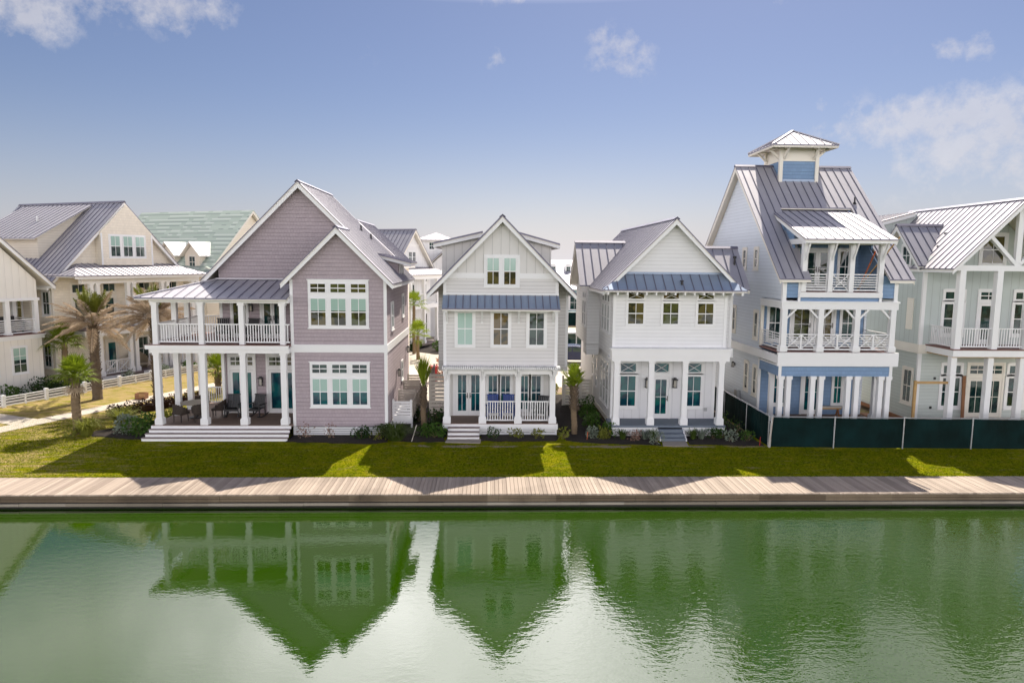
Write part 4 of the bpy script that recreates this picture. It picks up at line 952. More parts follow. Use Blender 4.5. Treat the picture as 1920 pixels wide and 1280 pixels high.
# ================================================================== GROUND, WATER, PATHS
WATER_Z = -.455
def ground_mat():
    m, t, b = new_mat('lawn'); N = NT(t)
    co = N.coords(); x, y, z = N.xyz(co)
    big = N.noise(co, .22, 5, .6); mid = N.noise(co, 1.3, 6, .65); fine = N.noise(co, 26, 4, .7); streak = N.noise(N.comb(N.math('MULTIPLY', x, .8), N.math('MULTIPLY', y, 3.2), 0), 1.0, 6, .7)
    clump = N.noise(co, 9.0, 6, .75); tone = N.ramp(N.math('ADD', N.math('MULTIPLY', clump, .7), N.math('MULTIPLY', fine, .3)), .38, .64)
    g = N.mix(tone, (.018, .058, .002), (.37, .385, .006))
    g = N.mix(N.math('MULTIPLY', N.ramp(N.noise(co, 4.5, 5, .75), .52, .64), .7), g, (.22, .165, .05))
    g = N.mix(N.math('MULTIPLY', N.ramp(big, .52, .66), .5), g, (.035, .075, .006))
    g = N.mix(N.ramp(mid, .46, .74), g, (.36, .31, .014))
    dry = N.mix(fine, (.33, .245, .10), (.48, .36, .19))
    left = N.ramp(x, -13.0, -19.0)
    amt = N.math('ADD', N.math('MULTIPLY', left, .17), N.math('MULTIPLY', N.ramp(y, 30.0, 48.0), .06))
    d = N.ramp(N.math('ADD', streak, amt), .57, .73)
    g = N.mix(d, g, dry)
    # bare sand along the edge of the beds, behind and far from the lawn
    edge = N.math('ADD', N.math('MULTIPLY', N.math('SUBTRACT', 1.0, N.ramp(N.math('ABSOLUTE', N.math('SUBTRACT', y, 29.95)), 0.0, .75)), .42), N.math('MULTIPLY', N.noise(co, .75, 5, .65), 1.0))
    rng = N.math('MULTIPLY', N.ramp(x, -4.4, -3.4), N.ramp(x, 24.0, 22.0))
    s = N.math('MULTIPLY', N.ramp(edge, .86, .95), rng)
    far = N.math('MULTIPLY', N.ramp(y, 31.5, 33.5), N.ramp(x, -16.0, -15.0))
    s = N.math('MAXIMUM', s, N.math('MULTIPLY', far, N.ramp(N.noise(co, .5, 4), .3, .5)))
    sand = N.mix(fine, (.25, .19, .14), (.42, .33, .26))
    c = N.mix(s, g, sand)
    bank = N.ramp(y, -40.0, -46.0)
    earth = N.mix(N.ramp(N.noise(co, .12, 5, .6), .4, .6), (.36, .27, .13), (.07, .09, .025))
    c = N.mix(bank, c, earth)
    N.link(c, b.inputs['Base Color']); b.inputs['Roughness'].default_value = 1.0; b.inputs['Specular IOR Level'].default_value = .0
    N.link(N.bump(N.math('ADD', fine, N.math('MULTIPLY', mid, 2)), .9, .06), b.inputs['Normal'])
    return m
M['lawn'] = ground_mat()
mb = MB()
for x0, x1, y0, y1 in ((-900, 900, 25.41, 1500), (-900, 900, -900, -46), (-900, -160, -46, 25.41), (160, 900, -46, 25.41)): mb.poly([(x0, y0, 0), (x1, y0, 0), (x1, y1, 0), (x0, y1, 0)])
mb.prism([(-160, -46, 0), (160, -46, 0), (160, -40, -.9), (-160, -40, -.9)], (0, 0, -.1))
struct(mb.build('ground', 'lawn'))

def water_mat():
    m, t, b = new_mat('green lake water'); N = NT(t)
    co = N.coords(); x, y, z = N.xyz(co)
    n1 = N.noise(N.comb(N.math('MULTIPLY', x, .55), N.math('MULTIPLY', y, 1.0), 0), 6.0, 2, .5)
    n2 = N.noise(N.comb(N.math('MULTIPLY', x, .7), y, 0), 19.0, 1, .5)
    n3 = N.noise(N.comb(N.math('MULTIPLY', x, .35), N.math('MULTIPLY', y, .6), 3), .7, 3)
    rough_x = N.math('ADD', .40, N.math('MULTIPLY', N.ramp(N.math('ADD', x, N.math('MULTIPLY', n3, 3.0)), -1.0, 9.0), 1.7))
    h = N.math('ADD', N.math('MULTIPLY', n1, .50), N.math('MULTIPLY', n2, .16))
    h = N.math('ADD', N.math('MULTIPLY', h, rough_x), N.math('MULTIPLY', n3, .35))
    nrm = N.bump(h, 1.0, .0075)
    body = N.mix(N.noise(co, .12, 3), (.013, .041, .0000), (.018, .052, .0002))
    N.link(body, b.inputs['Base Color']); b.inputs['Roughness'].default_value = .012; b.inputs['IOR'].default_value = 1.56
    N.link(nrm, b.inputs['Normal'])
    return m
M['water'] = water_mat()
mb = MB(); mb.poly([(-170, -46, WATER_Z), (170, -46, WATER_Z), (170, 25.4, WATER_Z), (-170, 25.4, WATER_Z)])
struct(mb.build('lake', 'water'))

def plank_mat(name, a, b_, scale, dirt=.25):
    m, t, b = new_mat(name); N = NT(t)
    co = N.coords(); x, y, z = N.xyz(co)
    idx = N.math('FLOOR', N.math('DIVIDE', x, scale))
    r = N.white(N.comb(idx, 3, 1)); g = N.noise(N.comb(N.math('MULTIPLY', x, 24), N.math('MULTIPLY', y, 1.5), z), 1.0, 5, .7)
    c = N.mix(N.math('ADD', N.math('MULTIPLY', r, .65), N.math('MULTIPLY', g, .35)), a, b_)
    c = N.mix(N.math('MULTIPLY', N.ramp(N.noise(co, .35, 5, .6), .5, .75), dirt), c, scaled(a, .6))
    N.link(c, b.inputs['Base Color']); b.inputs['Roughness'].default_value = .8
    N.link(N.bump(g, .35, .01), b.inputs['Normal'])
    return m
M['boardwalk'] = plank_mat('weathered boardwalk planks', (.25, .195, .155), (.52, .42, .34), .145, .6)
M['bulkhead'] = plank_mat('weathered bulkhead timber', (.085, .058, .034), (.27, .205, .135), 2.45, .95)
M['bulkhead_low'] = plank_mat('pale lower bulkhead board', (.20, .165, .12), (.46, .41, .33), 4.9, .9)
mb = MB(); x = -27.0
while x < 31:
    dz = random.uniform(-.004, .004); mb.box(x + .006, x + .139, 23.48 + random.uniform(-.008, .008), 25.42, .0 + dz, .05 + dz); x += .145
bw = struct(mb.build('boardwalk', 'boardwalk'))
mb = MB(); mb.box(-60, 60, 23.62, 25.4, -.2, -.03); struct(mb.build('boardwalk_joist', 'bulkhead'))
U0 = random.uniform
mb = MB(); x = -29.0
while x < 33:
    l = 4.9; d = random.uniform(0, .012)
    mb.box(x + .004, x + l - .004, 23.5 - d, 23.56, -.112 - U0(0, .006), -.004); mb.box(x + .004, x + l - .004, 23.515 - U0(0, .02), 23.56, -.232, -.124 - U0(0, .01))
    for k in range(3): mb.tube((x + .3 + k * 2, 23.5 - d, -.1), (x + .3 + k * 2, 23.485 - d, -.1), .02, .02, 6)
    x += l
struct(mb.build('bulkhead', 'bulkhead'))
mb = MB(); x = -31.0
while x < 33:
    d = random.uniform(0, .03); mb.box(x + .004, x + 4.9, 23.49 - d, 23.55, -.352 - random.uniform(0, .022), -.262 - random.uniform(0, .014)); x += 4.904
struct(mb.build('bulkhead_waler', 'bulkhead_low'))
mb = MB(); mb.box(-60, 60, 23.6, 23.7, -1.2, -.03); struct(mb.build('bulkhead_sheet', 'bronze'))

def strip(pts, z, name, mat, frame=WORLD, th=.03):
    mb = MB(); mb.prism([frame.w((p[0], p[1], z)) for p in pts], (0, 0, -th)); return struct(mb.build(name, mat))
# sidewalk of the side street (frame x along the street, y = -n)
strip([(-16, -4.46), (16, -4.46), (16, -5.65), (-16, -5.65)], .02, 'sidewalk', 'concrete', ST)
strip([(-7.3, 0.5), (-6.0, 0.5), (-6.0, -4.455), (-7.3, -4.455)], .02, 'garden_path', 'concrete', ST)
strip([(-9.5, 44.5), (26, 44.5), (26, 86), (-9.5, 86)], .012, 'alley_pavement', 'concrete')
strip([(-4.2, 38.2), (-2.3, 38.2), (-2.3, 44.49), (-4.2, 44.49)], .02, 'side_path', 'concrete')
strip([(-1.95, 30.55), (-.35, 30.4), (-.3, 31.1), (-1.9, 31.12)], .035, 'paver_landing', 'pavers')
strip([(8.1, 30.72), (9.2, 30.72), (9.1, 29.85), (7.95, 29.95)], .035, 'paver_landing', 'pavers')

def mulch_mat():
    m, t, b = new_mat('dark mulch'); N = NT(t); co = N.coords()
    f = N.noise(co, 18, 5, .8); c = N.mix(N.ramp(f, .3, .75), (.004, .003, .003), (.045, .030, .022))
    N.link(c, b.inputs['Base Color']); b.inputs['Roughness'].default_value = 1.0; N.link(N.bump(f, 1.0, .05), b.inputs['Normal'])
    return m
M['mulch'] = mulch_mat()
def bed(pts, name='mulch_bed', mat='mulch'):
    """bed with a ragged rim, domed a little"""
    rim = []
    for i in range(len(pts)):
        a, b = V((*pts[i], 0)), V((*pts[(i + 1) % len(pts)], 0)); k = max(1, int((b - a).length / .3))
        rim += [a + (b - a) * (j / k) + V((random.uniform(-.07, .07), random.uniform(-.07, .07), 0)) for j in range(k)]
    c = sum(rim, V((0, 0, 0))) / len(rim); n = len(rim); mb = MB(); v = []
    for f, z in ((1.0, .006), (.96, .04), (.7, .07)): v += [c + (p - c) * f + V((0, 0, z + random.uniform(0, .015) * (f < 1))) for p in rim]
    v.append(c + V((0, 0, .08)))
    fs = [(r * n + i, r * n + (i + 1) % n, (r + 1) * n + (i + 1) % n, (r + 1) * n + i) for r in range(2) for i in range(n)] + [(2 * n + i, 2 * n + (i + 1) % n, 3 * n) for i in range(n)]
    mb.add(v, fs); return struct(mb.build(name, mat))
bed([(-9.2, 31.78), (-9.2, 30.65), (-7, 30.45), (-5.2, 30.3), (-4.6, 30.6), (-4.6, 31.78)])
bed([(-4.5, 30.9), (-3.2, 30.6), (-2.0, 30.7), (-2.0, 32.0), (-2.3, 40), (-4.6, 40), (-4.6, 32)])
bed([(-.35, 31.85), (-.35, 30.85), (1.5, 30.72), (3.2, 30.8), (3.45, 31.85)])
bed([(3.5, 31.9), (3.7, 30.9), (5.2, 30.4), (7.85, 30.1), (7.95, 31.4), (6.0, 31.5), (6.0, 42), (3.6, 42)])
bed([(9.3, 31.45), (9.25, 30.3), (10.9, 30.05), (12.6, 29.95), (12.65, 37), (11.4, 37), (11.35, 31.5)])
bed([(-15.7, 36), (-15.7, 31.0), (-16.4, 31.1), (-18.3, 31.6), (-18.9, 32.4), (-17.2, 34.4), (-16.4, 36)])
bed([(-8.2, 63.5), (-4.6, 60.0), (-2.5, 61.2), (-2.2, 64), (-5, 67)])
bed([ST.w(p).to_2d()[:] for p in ((-9, .4, 0), (-.6, .4, 0), (-.6, 2.95, 0), (-9, 2.95, 0))])
bed([ST.w(p).to_2d()[:] for p in ((-.2, .3, 0), (11, .3, 0), (11, 2.2, 0), (.4, 2.2, 0), (.4, 5, 0), (-.3, 5, 0))])

# ================================================================== PLANTS
U = random.uniform
def rdir():
    a = U(0, 2 * math.pi); z = U(-1, 1); r = math.sqrt(1 - z * z); return V((r * math.cos(a), r * math.sin(a), z))

def leaf(mb, p, d, l, w, n=None, droop=0.0):
    d = d.normalized(); s = d.cross(n or V((0, 0, 1)))
    if s.length < .05: s = d.cross(V((1, 0, 0)))
    s.normalize(); m = p + d * l * .5; t = p + d * l + V((0, 0, -droop))
    mb.add([p, m - s * w, t, m + s * w], [(0, 1, 2, 3)])

def leaf_dome(mb, c, rx, ry, rz, n, size):
    lumps = [(V((U(-.6, .6) * rx, U(-.6, .6) * ry, U(.25, .75) * rz)), U(.35, .6)) for _ in range(7)]
    for _ in range(n):
        o, k = random.choice(lumps); d = rdir(); p = V((o.x + d.x * rx * k, o.y + d.y * ry * k, max(.03, o.z + d.z * rz * k * .8)))
        e = (d + rdir() * .8).normalized(); leaf(mb, V(c) + p, e, size * U(.7, 1.3), size * U(.25, .42), rdir())

def shrub(c, r, h, mat, label, cat='shrub', group=None, n=None, size=.12, name='shrub', ry=None):
    mb = MB(); c = V(c); leaf_dome(mb, c, r, ry or r, h, n or int(900 * r * r + 160), size)
    o = mb.build(name, mat, origin=c); tag(o, label, cat, group)
    st = MB()
    for _ in range(6): st.tube(c + V((U(-.1, .1), U(-.1, .1), -.02)) * 1.0, c + V((U(-.6, .6) * r, U(-.6, .6) * r, h * U(.4, .8))), .012, .006, 5)
    ORG[o.name] = c; st.build('stem', 'bark', o)
    return o

def tuft(c, r, h, mat, label, cat='grass', n=160, w=.012, name='grass_clump', group=None, spread=1.0):
    mb = MB(); c = V(c)
    for _ in range(n):
        a = U(0, 2 * math.pi); b = c + V((math.cos(a), math.sin(a), 0)) * U(0, .35) * r; l = h * U(.6, 1.15); k = U(.2, 1) * r * spread
        d = V((math.cos(a), math.sin(a), 0)); s = V((-d.y, d.x, 0)) * w
        p1 = b + d * k * .3 + V((0, 0, l * .6)); p2 = b + d * k * .75 + V((0, 0, l * .95)); p3 = b + d * k * 1.15 + V((0, 0, l * U(.75, 1)))
        mb.add([b - s, b + s, p1 + s, p1 - s, p2 + s * .7, p2 - s * .7, p3], [(0, 1, 2, 3), (3, 2, 4, 5), (5, 4, 6)])
    return tag(mb.build(name, mat, origin=c), label, cat, group)

def fan_leaf(mb, p, d, petiole, blade, droop=.3, n=22, w=.022, sp=105):
    d = d.normalized(); side = d.cross(V((0, 0, 1)))
    if side.length < .1: side = V((1, 0, 0))
    side.normalize(); up = side.cross(d).normalized()
    q = p + d * petiole + V((0, 0, -droop * petiole * .3)); mb.bar(p, q, .025, .015)
    for i in range(n):
        a = R(sp) * (-1 + 2 * i / (n - 1)) + U(-.05, .05); l = blade * (1 - .35 * abs(a) / R(105)) * U(.88, 1.08)
        e = (d * math.cos(a) + side * math.sin(a) + up * (.12 + .2 * abs(math.sin(a)))).normalized()
        s = e.cross(up).normalized() * w; m = q + e * l * .55; t = q + e * l + V((0, 0, -droop * l * U(.5, 1.1)))
        mb.add([q, m - s, t, m + s], [(0, 1, 2, 3)])

def palm_trunk(tree, base, top, r0, r1, boots=None, mat='bark'):
    base, top = V(base), V(top); mb = MB(); k = 26
    pts = [base.lerp(top, i / k) + V((math.sin(i * .35) * .015, 0, 0)) for i in range(k + 1)]
    mb.path(pts, [(r0 * 1.18 if i == 0 else r0 + (r1 - r0) * i / k) * (1.05 if i % 2 else .96) for i in range(k + 1)], 12, .05)
    t = mb.build('trunk', mat, tree)
    if boots:
        b = MB(); z0, rb = boots
        for i in range(int((top.z - z0) / .018)):
            z = z0 + i * .018; a = i * 2.4; c = base.lerp(top, (z - base.z) / (top.z - base.z)); e = V((math.cos(a), math.sin(a), 0))
            b.prism([c + e * rb * .75 + V((-e.y, e.x, 0)) * .05, c + e * rb * .75 - V((-e.y, e.x, 0)) * .05, c + e * (rb * U(1.05, 1.5)) + V((0, 0, U(.1, .2))) - V((-e.y, e.x, 0)) * .02, c + e * rb * 1.25 + V((0, 0, .16)) + V((-e.y, e.x, 0)) * .02], e * .03 + V((0, 0, .02)))
        b.build('boots', 'bark_grey', t)

def sabal(base, h, R0, label, mat='sabal', tr=(.19, .16), n=34, boots=None, fall=100, lean=0, skirt_=0, group=None, pet=(.42, .55), bl=(.5, .62), sp=105, leaflets=22, droop=.5):
    base = V(base); t = thing('sabal_palm', label, 'palm tree', base, group=group); top = base + V((lean, 0, h))
    palm_trunk(t, base - V((0, 0, .05)), top, tr[0], tr[1], boots)
    mb = MB()
    for i in range(n):
        a = i * 2.39996; f = i / n; el = R(88 - fall * f - U(0, 9)); d = V((math.cos(a) * math.cos(el), math.sin(a) * math.cos(el), math.sin(el)))
        fan_leaf(mb, top + V((0, 0, .05 + .12 * (1 - f) - .25 * (fall < 60) * f)), d, R0 * U(*pet), R0 * U(*bl), .15 + droop * f, leaflets, .022, sp)
    mb.build('crown', mat, t)
    if skirt_:
        sk = MB()
        for i in range(skirt_):
            a = i * 2.4; el = R(U(-65, -30)); d = V((math.cos(a) * math.cos(el), math.sin(a) * math.cos(el), math.sin(el))); fan_leaf(sk, top - V((0, 0, .1)), d, R0 * .35, R0 * .3, .5, 10)
        sk.build('dead_frond', 'date_dry', t)
    return t

def feather(mb, p, d, l, droop, n=34, leaf_l=.42, w=.019, tw=0):
    d = d.normalized(); pts = []
    h = V((d.x, d.y, 0)); h = h.normalized() if h.length > .01 else V((1, 0, 0))
    for i in range(9):
        f = i / 8; pts.append(p + d * l * f + V((0, 0, -droop * l * f * f)) )
    for a, b in zip(pts, pts[1:]): mb.bar(a, b, .028, .02)
    side = h.cross(V((0, 0, 1))).normalized()
    for i in range(n):
        f = .18 + .82 * i / n; k = min(7, int(f * 8)); q = pts[k].lerp(pts[k + 1], f * 8 - k); tan = (pts[k + 1] - pts[k]).normalized()
        for s in (-1, 1):
            e = (tan * .75 + side * s * U(.6, .9) + V((0, 0, U(-.35, .35)))).normalized(); L = leaf_l * math.sin(math.pi * (.15 + .8 * f)) * U(.8, 1.15)
            leaf(mb, q, e, L, w, tan, .12 * L)

def date_palm(base, h, L, label, tr=(.27, .21), dry=36, green=22):
    base = V(base); t = thing('date_palm', label, 'palm tree', base); top = base + V((0, 0, h))
    palm_trunk(t, base - V((0, 0, .05)), top, tr[0], tr[1], (base.z + h * .12, tr[1] * 1.08), 'bark_grey')
    g = MB()
    for i in range(green):
        a = i * 2.4; el = R(U(62, 89)); feather(g, top, V((math.cos(a) * math.cos(el), math.sin(a) * math.cos(el), math.sin(el))), L * U(.7, .95), .10, 44, .5, .026)
    g.build('crown', 'date_green', t)
    b = MB()
    for i in range(dry):
        a = i * 2.4 + U(-.2, .2); f = i / dry; el = R(58 - 62 * f + U(-10, 10)); feather(b, top - V((0, 0, .15 * f)), V((math.cos(a) * math.cos(el), math.sin(a) * math.cos(el), math.sin(el))), L * U(.8, 1.1), .22 + .25 * f, 60, .46, .018)
    b.build('dry_fronds', 'date_dry', t)
    return t

sabal((-19.35, 32.2, 0), 2.62, 1.18, 'squat bright green sabal palm with thick grey trunk on the sunny lawn', tr=(.20, .18), n=46, boots=(1.9, .17), skirt_=12, fall=96, droop=.32)
sabal((-26.7, 43.6, 0), 2.9, 1.45, 'bushy sabal palm behind the low white fence against the cream house', n=38)
date_palm((-22.9, 40.2, 0), 4.35, 2.7, 'date palm with dry tan fronds and green centre rising in front of the cream house')
date_palm((-18.6, 38.5, 0), 5.0, 2.6, 'date palm with hanging brown fronds beside the mauve house porch', (.24, .2), 44, 8)
sabal((-3.15, 32.75, 0), 2.2, 1.75, 'narrow young sabal palm tied upright between the mauve and grey houses', 'sabal_lime', (.14, .12), 30, (1.1, .14), 20, .02, pet=(.06, .2), bl=(.62, .85), sp=13, leaflets=7, droop=.1)
sabal((4.15, 32.0, 0), 2.4, 1.3, 'young lime green sabal palm with grey boots between the grey and white houses', 'sabal_lime', (.145, .13), 34, (1.15, .17), 46, -.06, pet=(.15, .45), bl=(.45, .6), sp=38, leaflets=13, droop=.35)
sabal((-16.6, 42.0, 0), 1.3, 1.3, 'low sabal palm seen through the porch columns of the mauve house', n=28, boots=(.5, .17))
sabal((-6.6, 60.5, 0), 4.3, 1.5, 'bright sabal palm standing before the far porch house', 'sabal_lime', (.15, .13), 22)
sabal((-5.9, 57.0, 0), 2.0, 1.5, 'short bright sabal palm in the bed by the alley', 'sabal_lime', (.15, .13), 24)

def row(pts, **kw):
    for p in pts: yield p

# beds by the mauve porch and lawn
tuft((-18.75, 31.85, .02), .75, .75, 'shrub_lime', 'yellow green grass clump beside the squat palm trunk', n=260, w=.016)
shrub((-19.25, 31.7, 0), .35, .28, 'shrub_lime', 'small leafy plant at the foot of the squat palm', n=160)
tuft((-17.9, 33.4, .04), .85, .85, 'shrub_lime', 'feathery yellow green grass at the far end of the porch bed', n=320, w=.016)
shrub((-17.0, 32.3, .05), .62, .8, 'shrub_grey', 'blue green rosemary bush in the porch bed', size=.14)
shrub((-16.4, 31.8, .05), .6, .85, 'shrub_mid', 'dense green bush beside the porch steps', size=.13)
shrub((-16.3, 33.0, .05), .55, .75, 'shrub_mid', 'green bush against the side of the porch', size=.12)
shrub((-16.1, 34.2, .05), .5, .6, 'shrub_lime', 'light green bush behind the porch corner column', size=.12)
hd = MB(); P0, P1 = V((-19.5, 35.6, 0)), V((-16.6, 40.0, 0))
for i in range(14):
    c = P0.lerp(P1, i / 13); leaf_dome(hd, c, .34, .34, .62, 260, .10)
hd.prism([P0 + V((-.2, .1, .02)), P0 + V((.2, -.1, .02)), P1 + V((.2, -.1, .02)), P1 + V((-.2, .1, .02))], (0, 0, .34))
tag(hd.build('hedge', 'shrub_purple', origin=P0), 'long low hedge of dark purple brown leaves beside the sidewalk', 'hedge')
# mauve bay bed
for x, m_, l_, n_ in ((-8.45, 'shrub_pink', 'dry pinkish bush left of the lower bay window', 90), (-7.35, 'shrub_pink', 'dry reddish bush under the middle of the bay window', 80)):
    shrub((x, 31.2, .05), .34, .62, m_, l_, n=n_, size=.09)
shrub((-5.95, 31.1, .05), .42, .55, 'shrub', 'dark green bush near the right end of the bay skirting', size=.12)
shrub((-5.05, 30.9, .05), .3, .4, 'shrub_lime', 'small yellowish plant beside the tall grass', n=70, size=.1)
tuft((-4.25, 31.0, .03), .95, .62, 'tall_grass', 'large mound of tall ornamental grass by the mauve house corner', n=700, w=.011, spread=1.1)
shrub((-4.9, 31.5, .03), .5, .55, 'shrub', 'dark bush behind the mound of tall grass', size=.11)
# between mauve and grey houses
for i, (x, y, r, h_, m_, l_) in enumerate(((-3.0, 31.7, .4, .5, 'shrub_mid', 'green bush at the foot of the tied palm'), (-2.45, 31.3, .45, .55, 'shrub_mid', 'green bush beside the grey house steps'), (-2.7, 33.2, .5, .9, 'shrub', 'dark bush under the slatted side screen'), (-3.6, 34.4, .5, .8, 'shrub', 'dark bush beside the slatted stairs'), (-2.6, 35.2, .5, .9, 'shrub', 'dark bush deep between the mauve and grey houses'))):
    shrub((x, y, .04), r, h_, m_, l_)
def flower(c, label):
    o = MB(); c = V(c)
    for _ in range(5):
        p = c + V((U(-.12, .12), U(-.12, .12), U(-.05, .08)))
        for k in range(6): leaf(o, p, V((math.cos(k), math.sin(k), .4)), .07, .03)
    s = MB(); s.tube(c - V((0, 0, c.z)), c, .012, .008, 5)
    f = o.build('rose', 'petal', origin=c); tag(f, label, 'flower'); s.build('stem', 'shrub', f)
flower((-2.35, 33.0, 1.15), 'pale pink rose by the grey house corner column'); flower((-2.65, 32.6, .85), 'pale rose low among dark bushes left of the grey house')
# grey house front bed
for x, m_, r, l_ in ((.25, 'shrub', .34, 'dark green bush just right of the grey house steps'), (1.35, 'shrub_lime', .36, 'yellow green bush under the middle of the grey porch railing'), (2.3, 'shrub_lime', .34, 'yellow green bush under the right porch railing'), (3.6, 'shrub_lime', .3, 'pale yellow plant at the right corner of the grey porch')):
    shrub((x, 31.25, .05), r, .42, m_, l_, n=120, size=.12)
# between grey and white houses
for x, y, r, h_, m_, l_ in ((5.1, 33.2, .5, .8, 'shrub_mid', 'green bush along the white house side wall, nearest the lake'), (5.2, 34.6, .5, .9, 'shrub_mid', 'green bush along the white house side wall, middle of three'), (5.3, 36.2, .5, .9, 'shrub_mid', 'green bush along the white house side wall, farthest from the lake'), (4.9, 31.4, .3, .5, 'shrub_grey', 'small grey flowering plant beside the young lime palm'), (5.55, 31.2, .32, .5, 'shrub_lime', 'light green plant near the corner of the white porch'), (5.85, 31.7, .35, .6, 'shrub_mid', 'green bush tucked at the white porch corner'), (3.9, 41, .5, .8, 'shrub_lime', 'bright bush by the pale gate behind the lime palm')):
    shrub((x, y, .04), r, h_, m_, l_)
# white house front beds
for x, m_, l_ in ((6.3, 'tall_grass', 'spiky grass plant at the left end of the white porch'), (7.35, 'shrub_grey', 'silvery spiky plant under the white porch'), (7.75, 'tall_grass', 'spiky green plant left of the white house steps'), (9.65, 'tall_grass', 'spiky plant right of the white house steps'), (10.05, 'shrub_grey', 'silver spiky plant under the right part of the white porch')):
    tuft((x, 31.05, .05), .42, .45, m_, l_, 'plant', n=60, w=.016, name='spiky_plant')
for x, y, m_, l_ in ((6.85, 30.8, 'shrub_pink', 'dry pinkish plant in the white house bed'), (7.75, 30.45, 'shrub_grey', 'pale round plant at the edge of the concrete landing'), (10.6, 31.1, 'shrub', 'dark green plant under the white porch edge'), (11.3, 30.6, 'shrub_grey', 'silver bush near the right corner of the white porch'), (11.1, 31.2, 'shrub_mid', 'green bush by the last white porch column'), (11.9, 31.6, 'shrub', 'dark bush beside the dark green fence'), (12.1, 30.7, 'shrub_mid', 'small green bush at the fence corner'), (11.8, 33.0, 'shrub_mid', 'bush between the white house and the dark fence')):
    shrub((x, y, .05), .33, .45 if y < 31.5 else .8, m_, l_, n=170, size=.1)
# shrubs behind the low street fence
for i, (x, r, m_, l_) in enumerate(((-4.6, .6, 'shrub_mid', 'light green bush left of the corner house window'), (-3.2, .55, 'shrub_mid', 'light green bush under the corner house window'), (-1.7, .7, 'shrub', 'dark rounded bush at the corner house'), (-.6, .75, 'shrub', 'dark bush between the corner house and the cream house'), (.4, .6, 'shrub', 'dark bush at the cream house corner'), (3.9, .35, 'shrub_grey', 'small grey agave like plant before the cream porch'), (6.8, .5, 'shrub_grey', 'grey bush by the cream house steps'), (9.2, .6, 'shrub_mid', 'green bush at the far end of the cream porch'))):
    p = ST.w((x, 1.9 if x < 0 else 1.4, .03)); shrub(p, r, r * 1.25 if x < 2 else .6, m_, l_, size=.13)
for x, y, r, l_ in ((-4.2, 62, .8, 'bright bush in the far alley bed'), (-3.2, 63, .7, 'olive bush at the right end of the far alley bed'), (-6.8, 62.6, .8, 'dark bush at the left end of the far alley bed')): shrub((x, y, .05), r, .8, 'shrub_mid' if x > -6 else 'shrub', l_, size=.16)

# lawn blades along the lake side
def blade_mat():
    m, t, b = new_mat('lawn blade'); N = NT(t); co = N.coords(); x, y, z = N.xyz(co)
    clump = N.noise(co, 9.0, 6, .75); mid = N.noise(co, 1.3, 6, .65)
    g = N.mix(N.ramp(clump, .40, .62), (.016, .056, .002), (.37, .395, .006))
    g = N.mix(N.math('MULTIPLY', N.ramp(N.noise(co, 4.5, 5, .75), .52, .64), .6), g, (.30, .235, .04))
    N.link(g, b.inputs['Base Color']); b.inputs['Roughness'].default_value = 1.0; b.inputs['Specular IOR Level'].default_value = 0.0
    tr = N.n('ShaderNodeBsdfTranslucent'); N.link(g, tr.inputs[0]); mx = N.n('ShaderNodeMixShader'); mx.inputs[0].default_value = .3
    N.link(b.outputs[0], mx.inputs[1]); N.link(tr.outputs[0], mx.inputs[2]); N.link(mx.outputs[0], t.nodes['Material Output'].inputs[0])
    return m
M['lawn_blade'] = blade_mat()
def lawn():
    v = []; f = []
    def blade(x, y, h):
        a = U(0, 2 * math.pi); k = len(v); w = U(.006, .012); dx, dy = math.cos(a), math.sin(a); b = U(.01, .06)
        v.extend([(x - dy * w, y + dx * w, 0), (x + dy * w, y - dx * w, 0), (x + dx * b, y + dy * b, h)]); f.append((k, k + 1, k + 2))
    for _ in range(150000):
        x = U(-24.5, 23); y = 25.44 + (U(0, 1) ** 1.0) * 5.6
        if y > 29.6 and x > -15.6 and U(0, 1) < .75: continue
        if y > 30.2 and x > -15.6: continue
        if y > 29.45 and x > 12.6: continue
        blade(x, y, U(.02, .055))
    for _ in range(9000):
        blade(U(-24.5, 24), 25.44 + U(-.05, .04) * (1 + random.random()), U(.05, .13))
    for _ in range(30000):
        x = U(-24, -15.8); y = U(29, 35)
        blade(x, y, U(.02, .05))
    me = bpy.data.meshes.new('grass'); me.from_pydata(v, [], f); me.materials.append(M['lawn_blade'])
    o = bpy.data.objects.new('grass', me); COL.objects.link(o); tag(o, 'short lawn grass between the houses and the boardwalk', 'grass', kind='stuff')
lawn()

# ================================================================== FENCES AND SCREENS
def street_fence():
    t = thing('rail_fence', 'low white rail fence running along the side street in front of the cream house', 'fence', (0, 0, 0), ST)
    a, b = -9.6, 11.6; n = 9
    for i in range(n + 1):
        x = a + (b - a) * i / n; m = MB(); m.box(x - .08, x + .08, -.08, .08, 0, .62); m.box(x - .1, x + .1, -.1, .1, .62, .66); m.prism([(x - .08, -.08, .66), (x + .08, -.08, .66), (x + .08, .08, .66), (x - .08, .08, .66)], (0, 0, .03)); m.build('post', 'white', t)
    for i in range(n):
        p = a + (b - a) * i / n + .08; q = a + (b - a) * (i + 1) / n - .08; m = MB()
        for z in (.06, .22, .38): m.box(p, q, -.02, .02, z, z + .085)
        m.box(p, q, -.045, .045, .52, .57); m.box((p + q) / 2 - .04, (p + q) / 2 + .04, -.035, .035, .02, .52); m.build('rail', 'white', t)
street_fence()

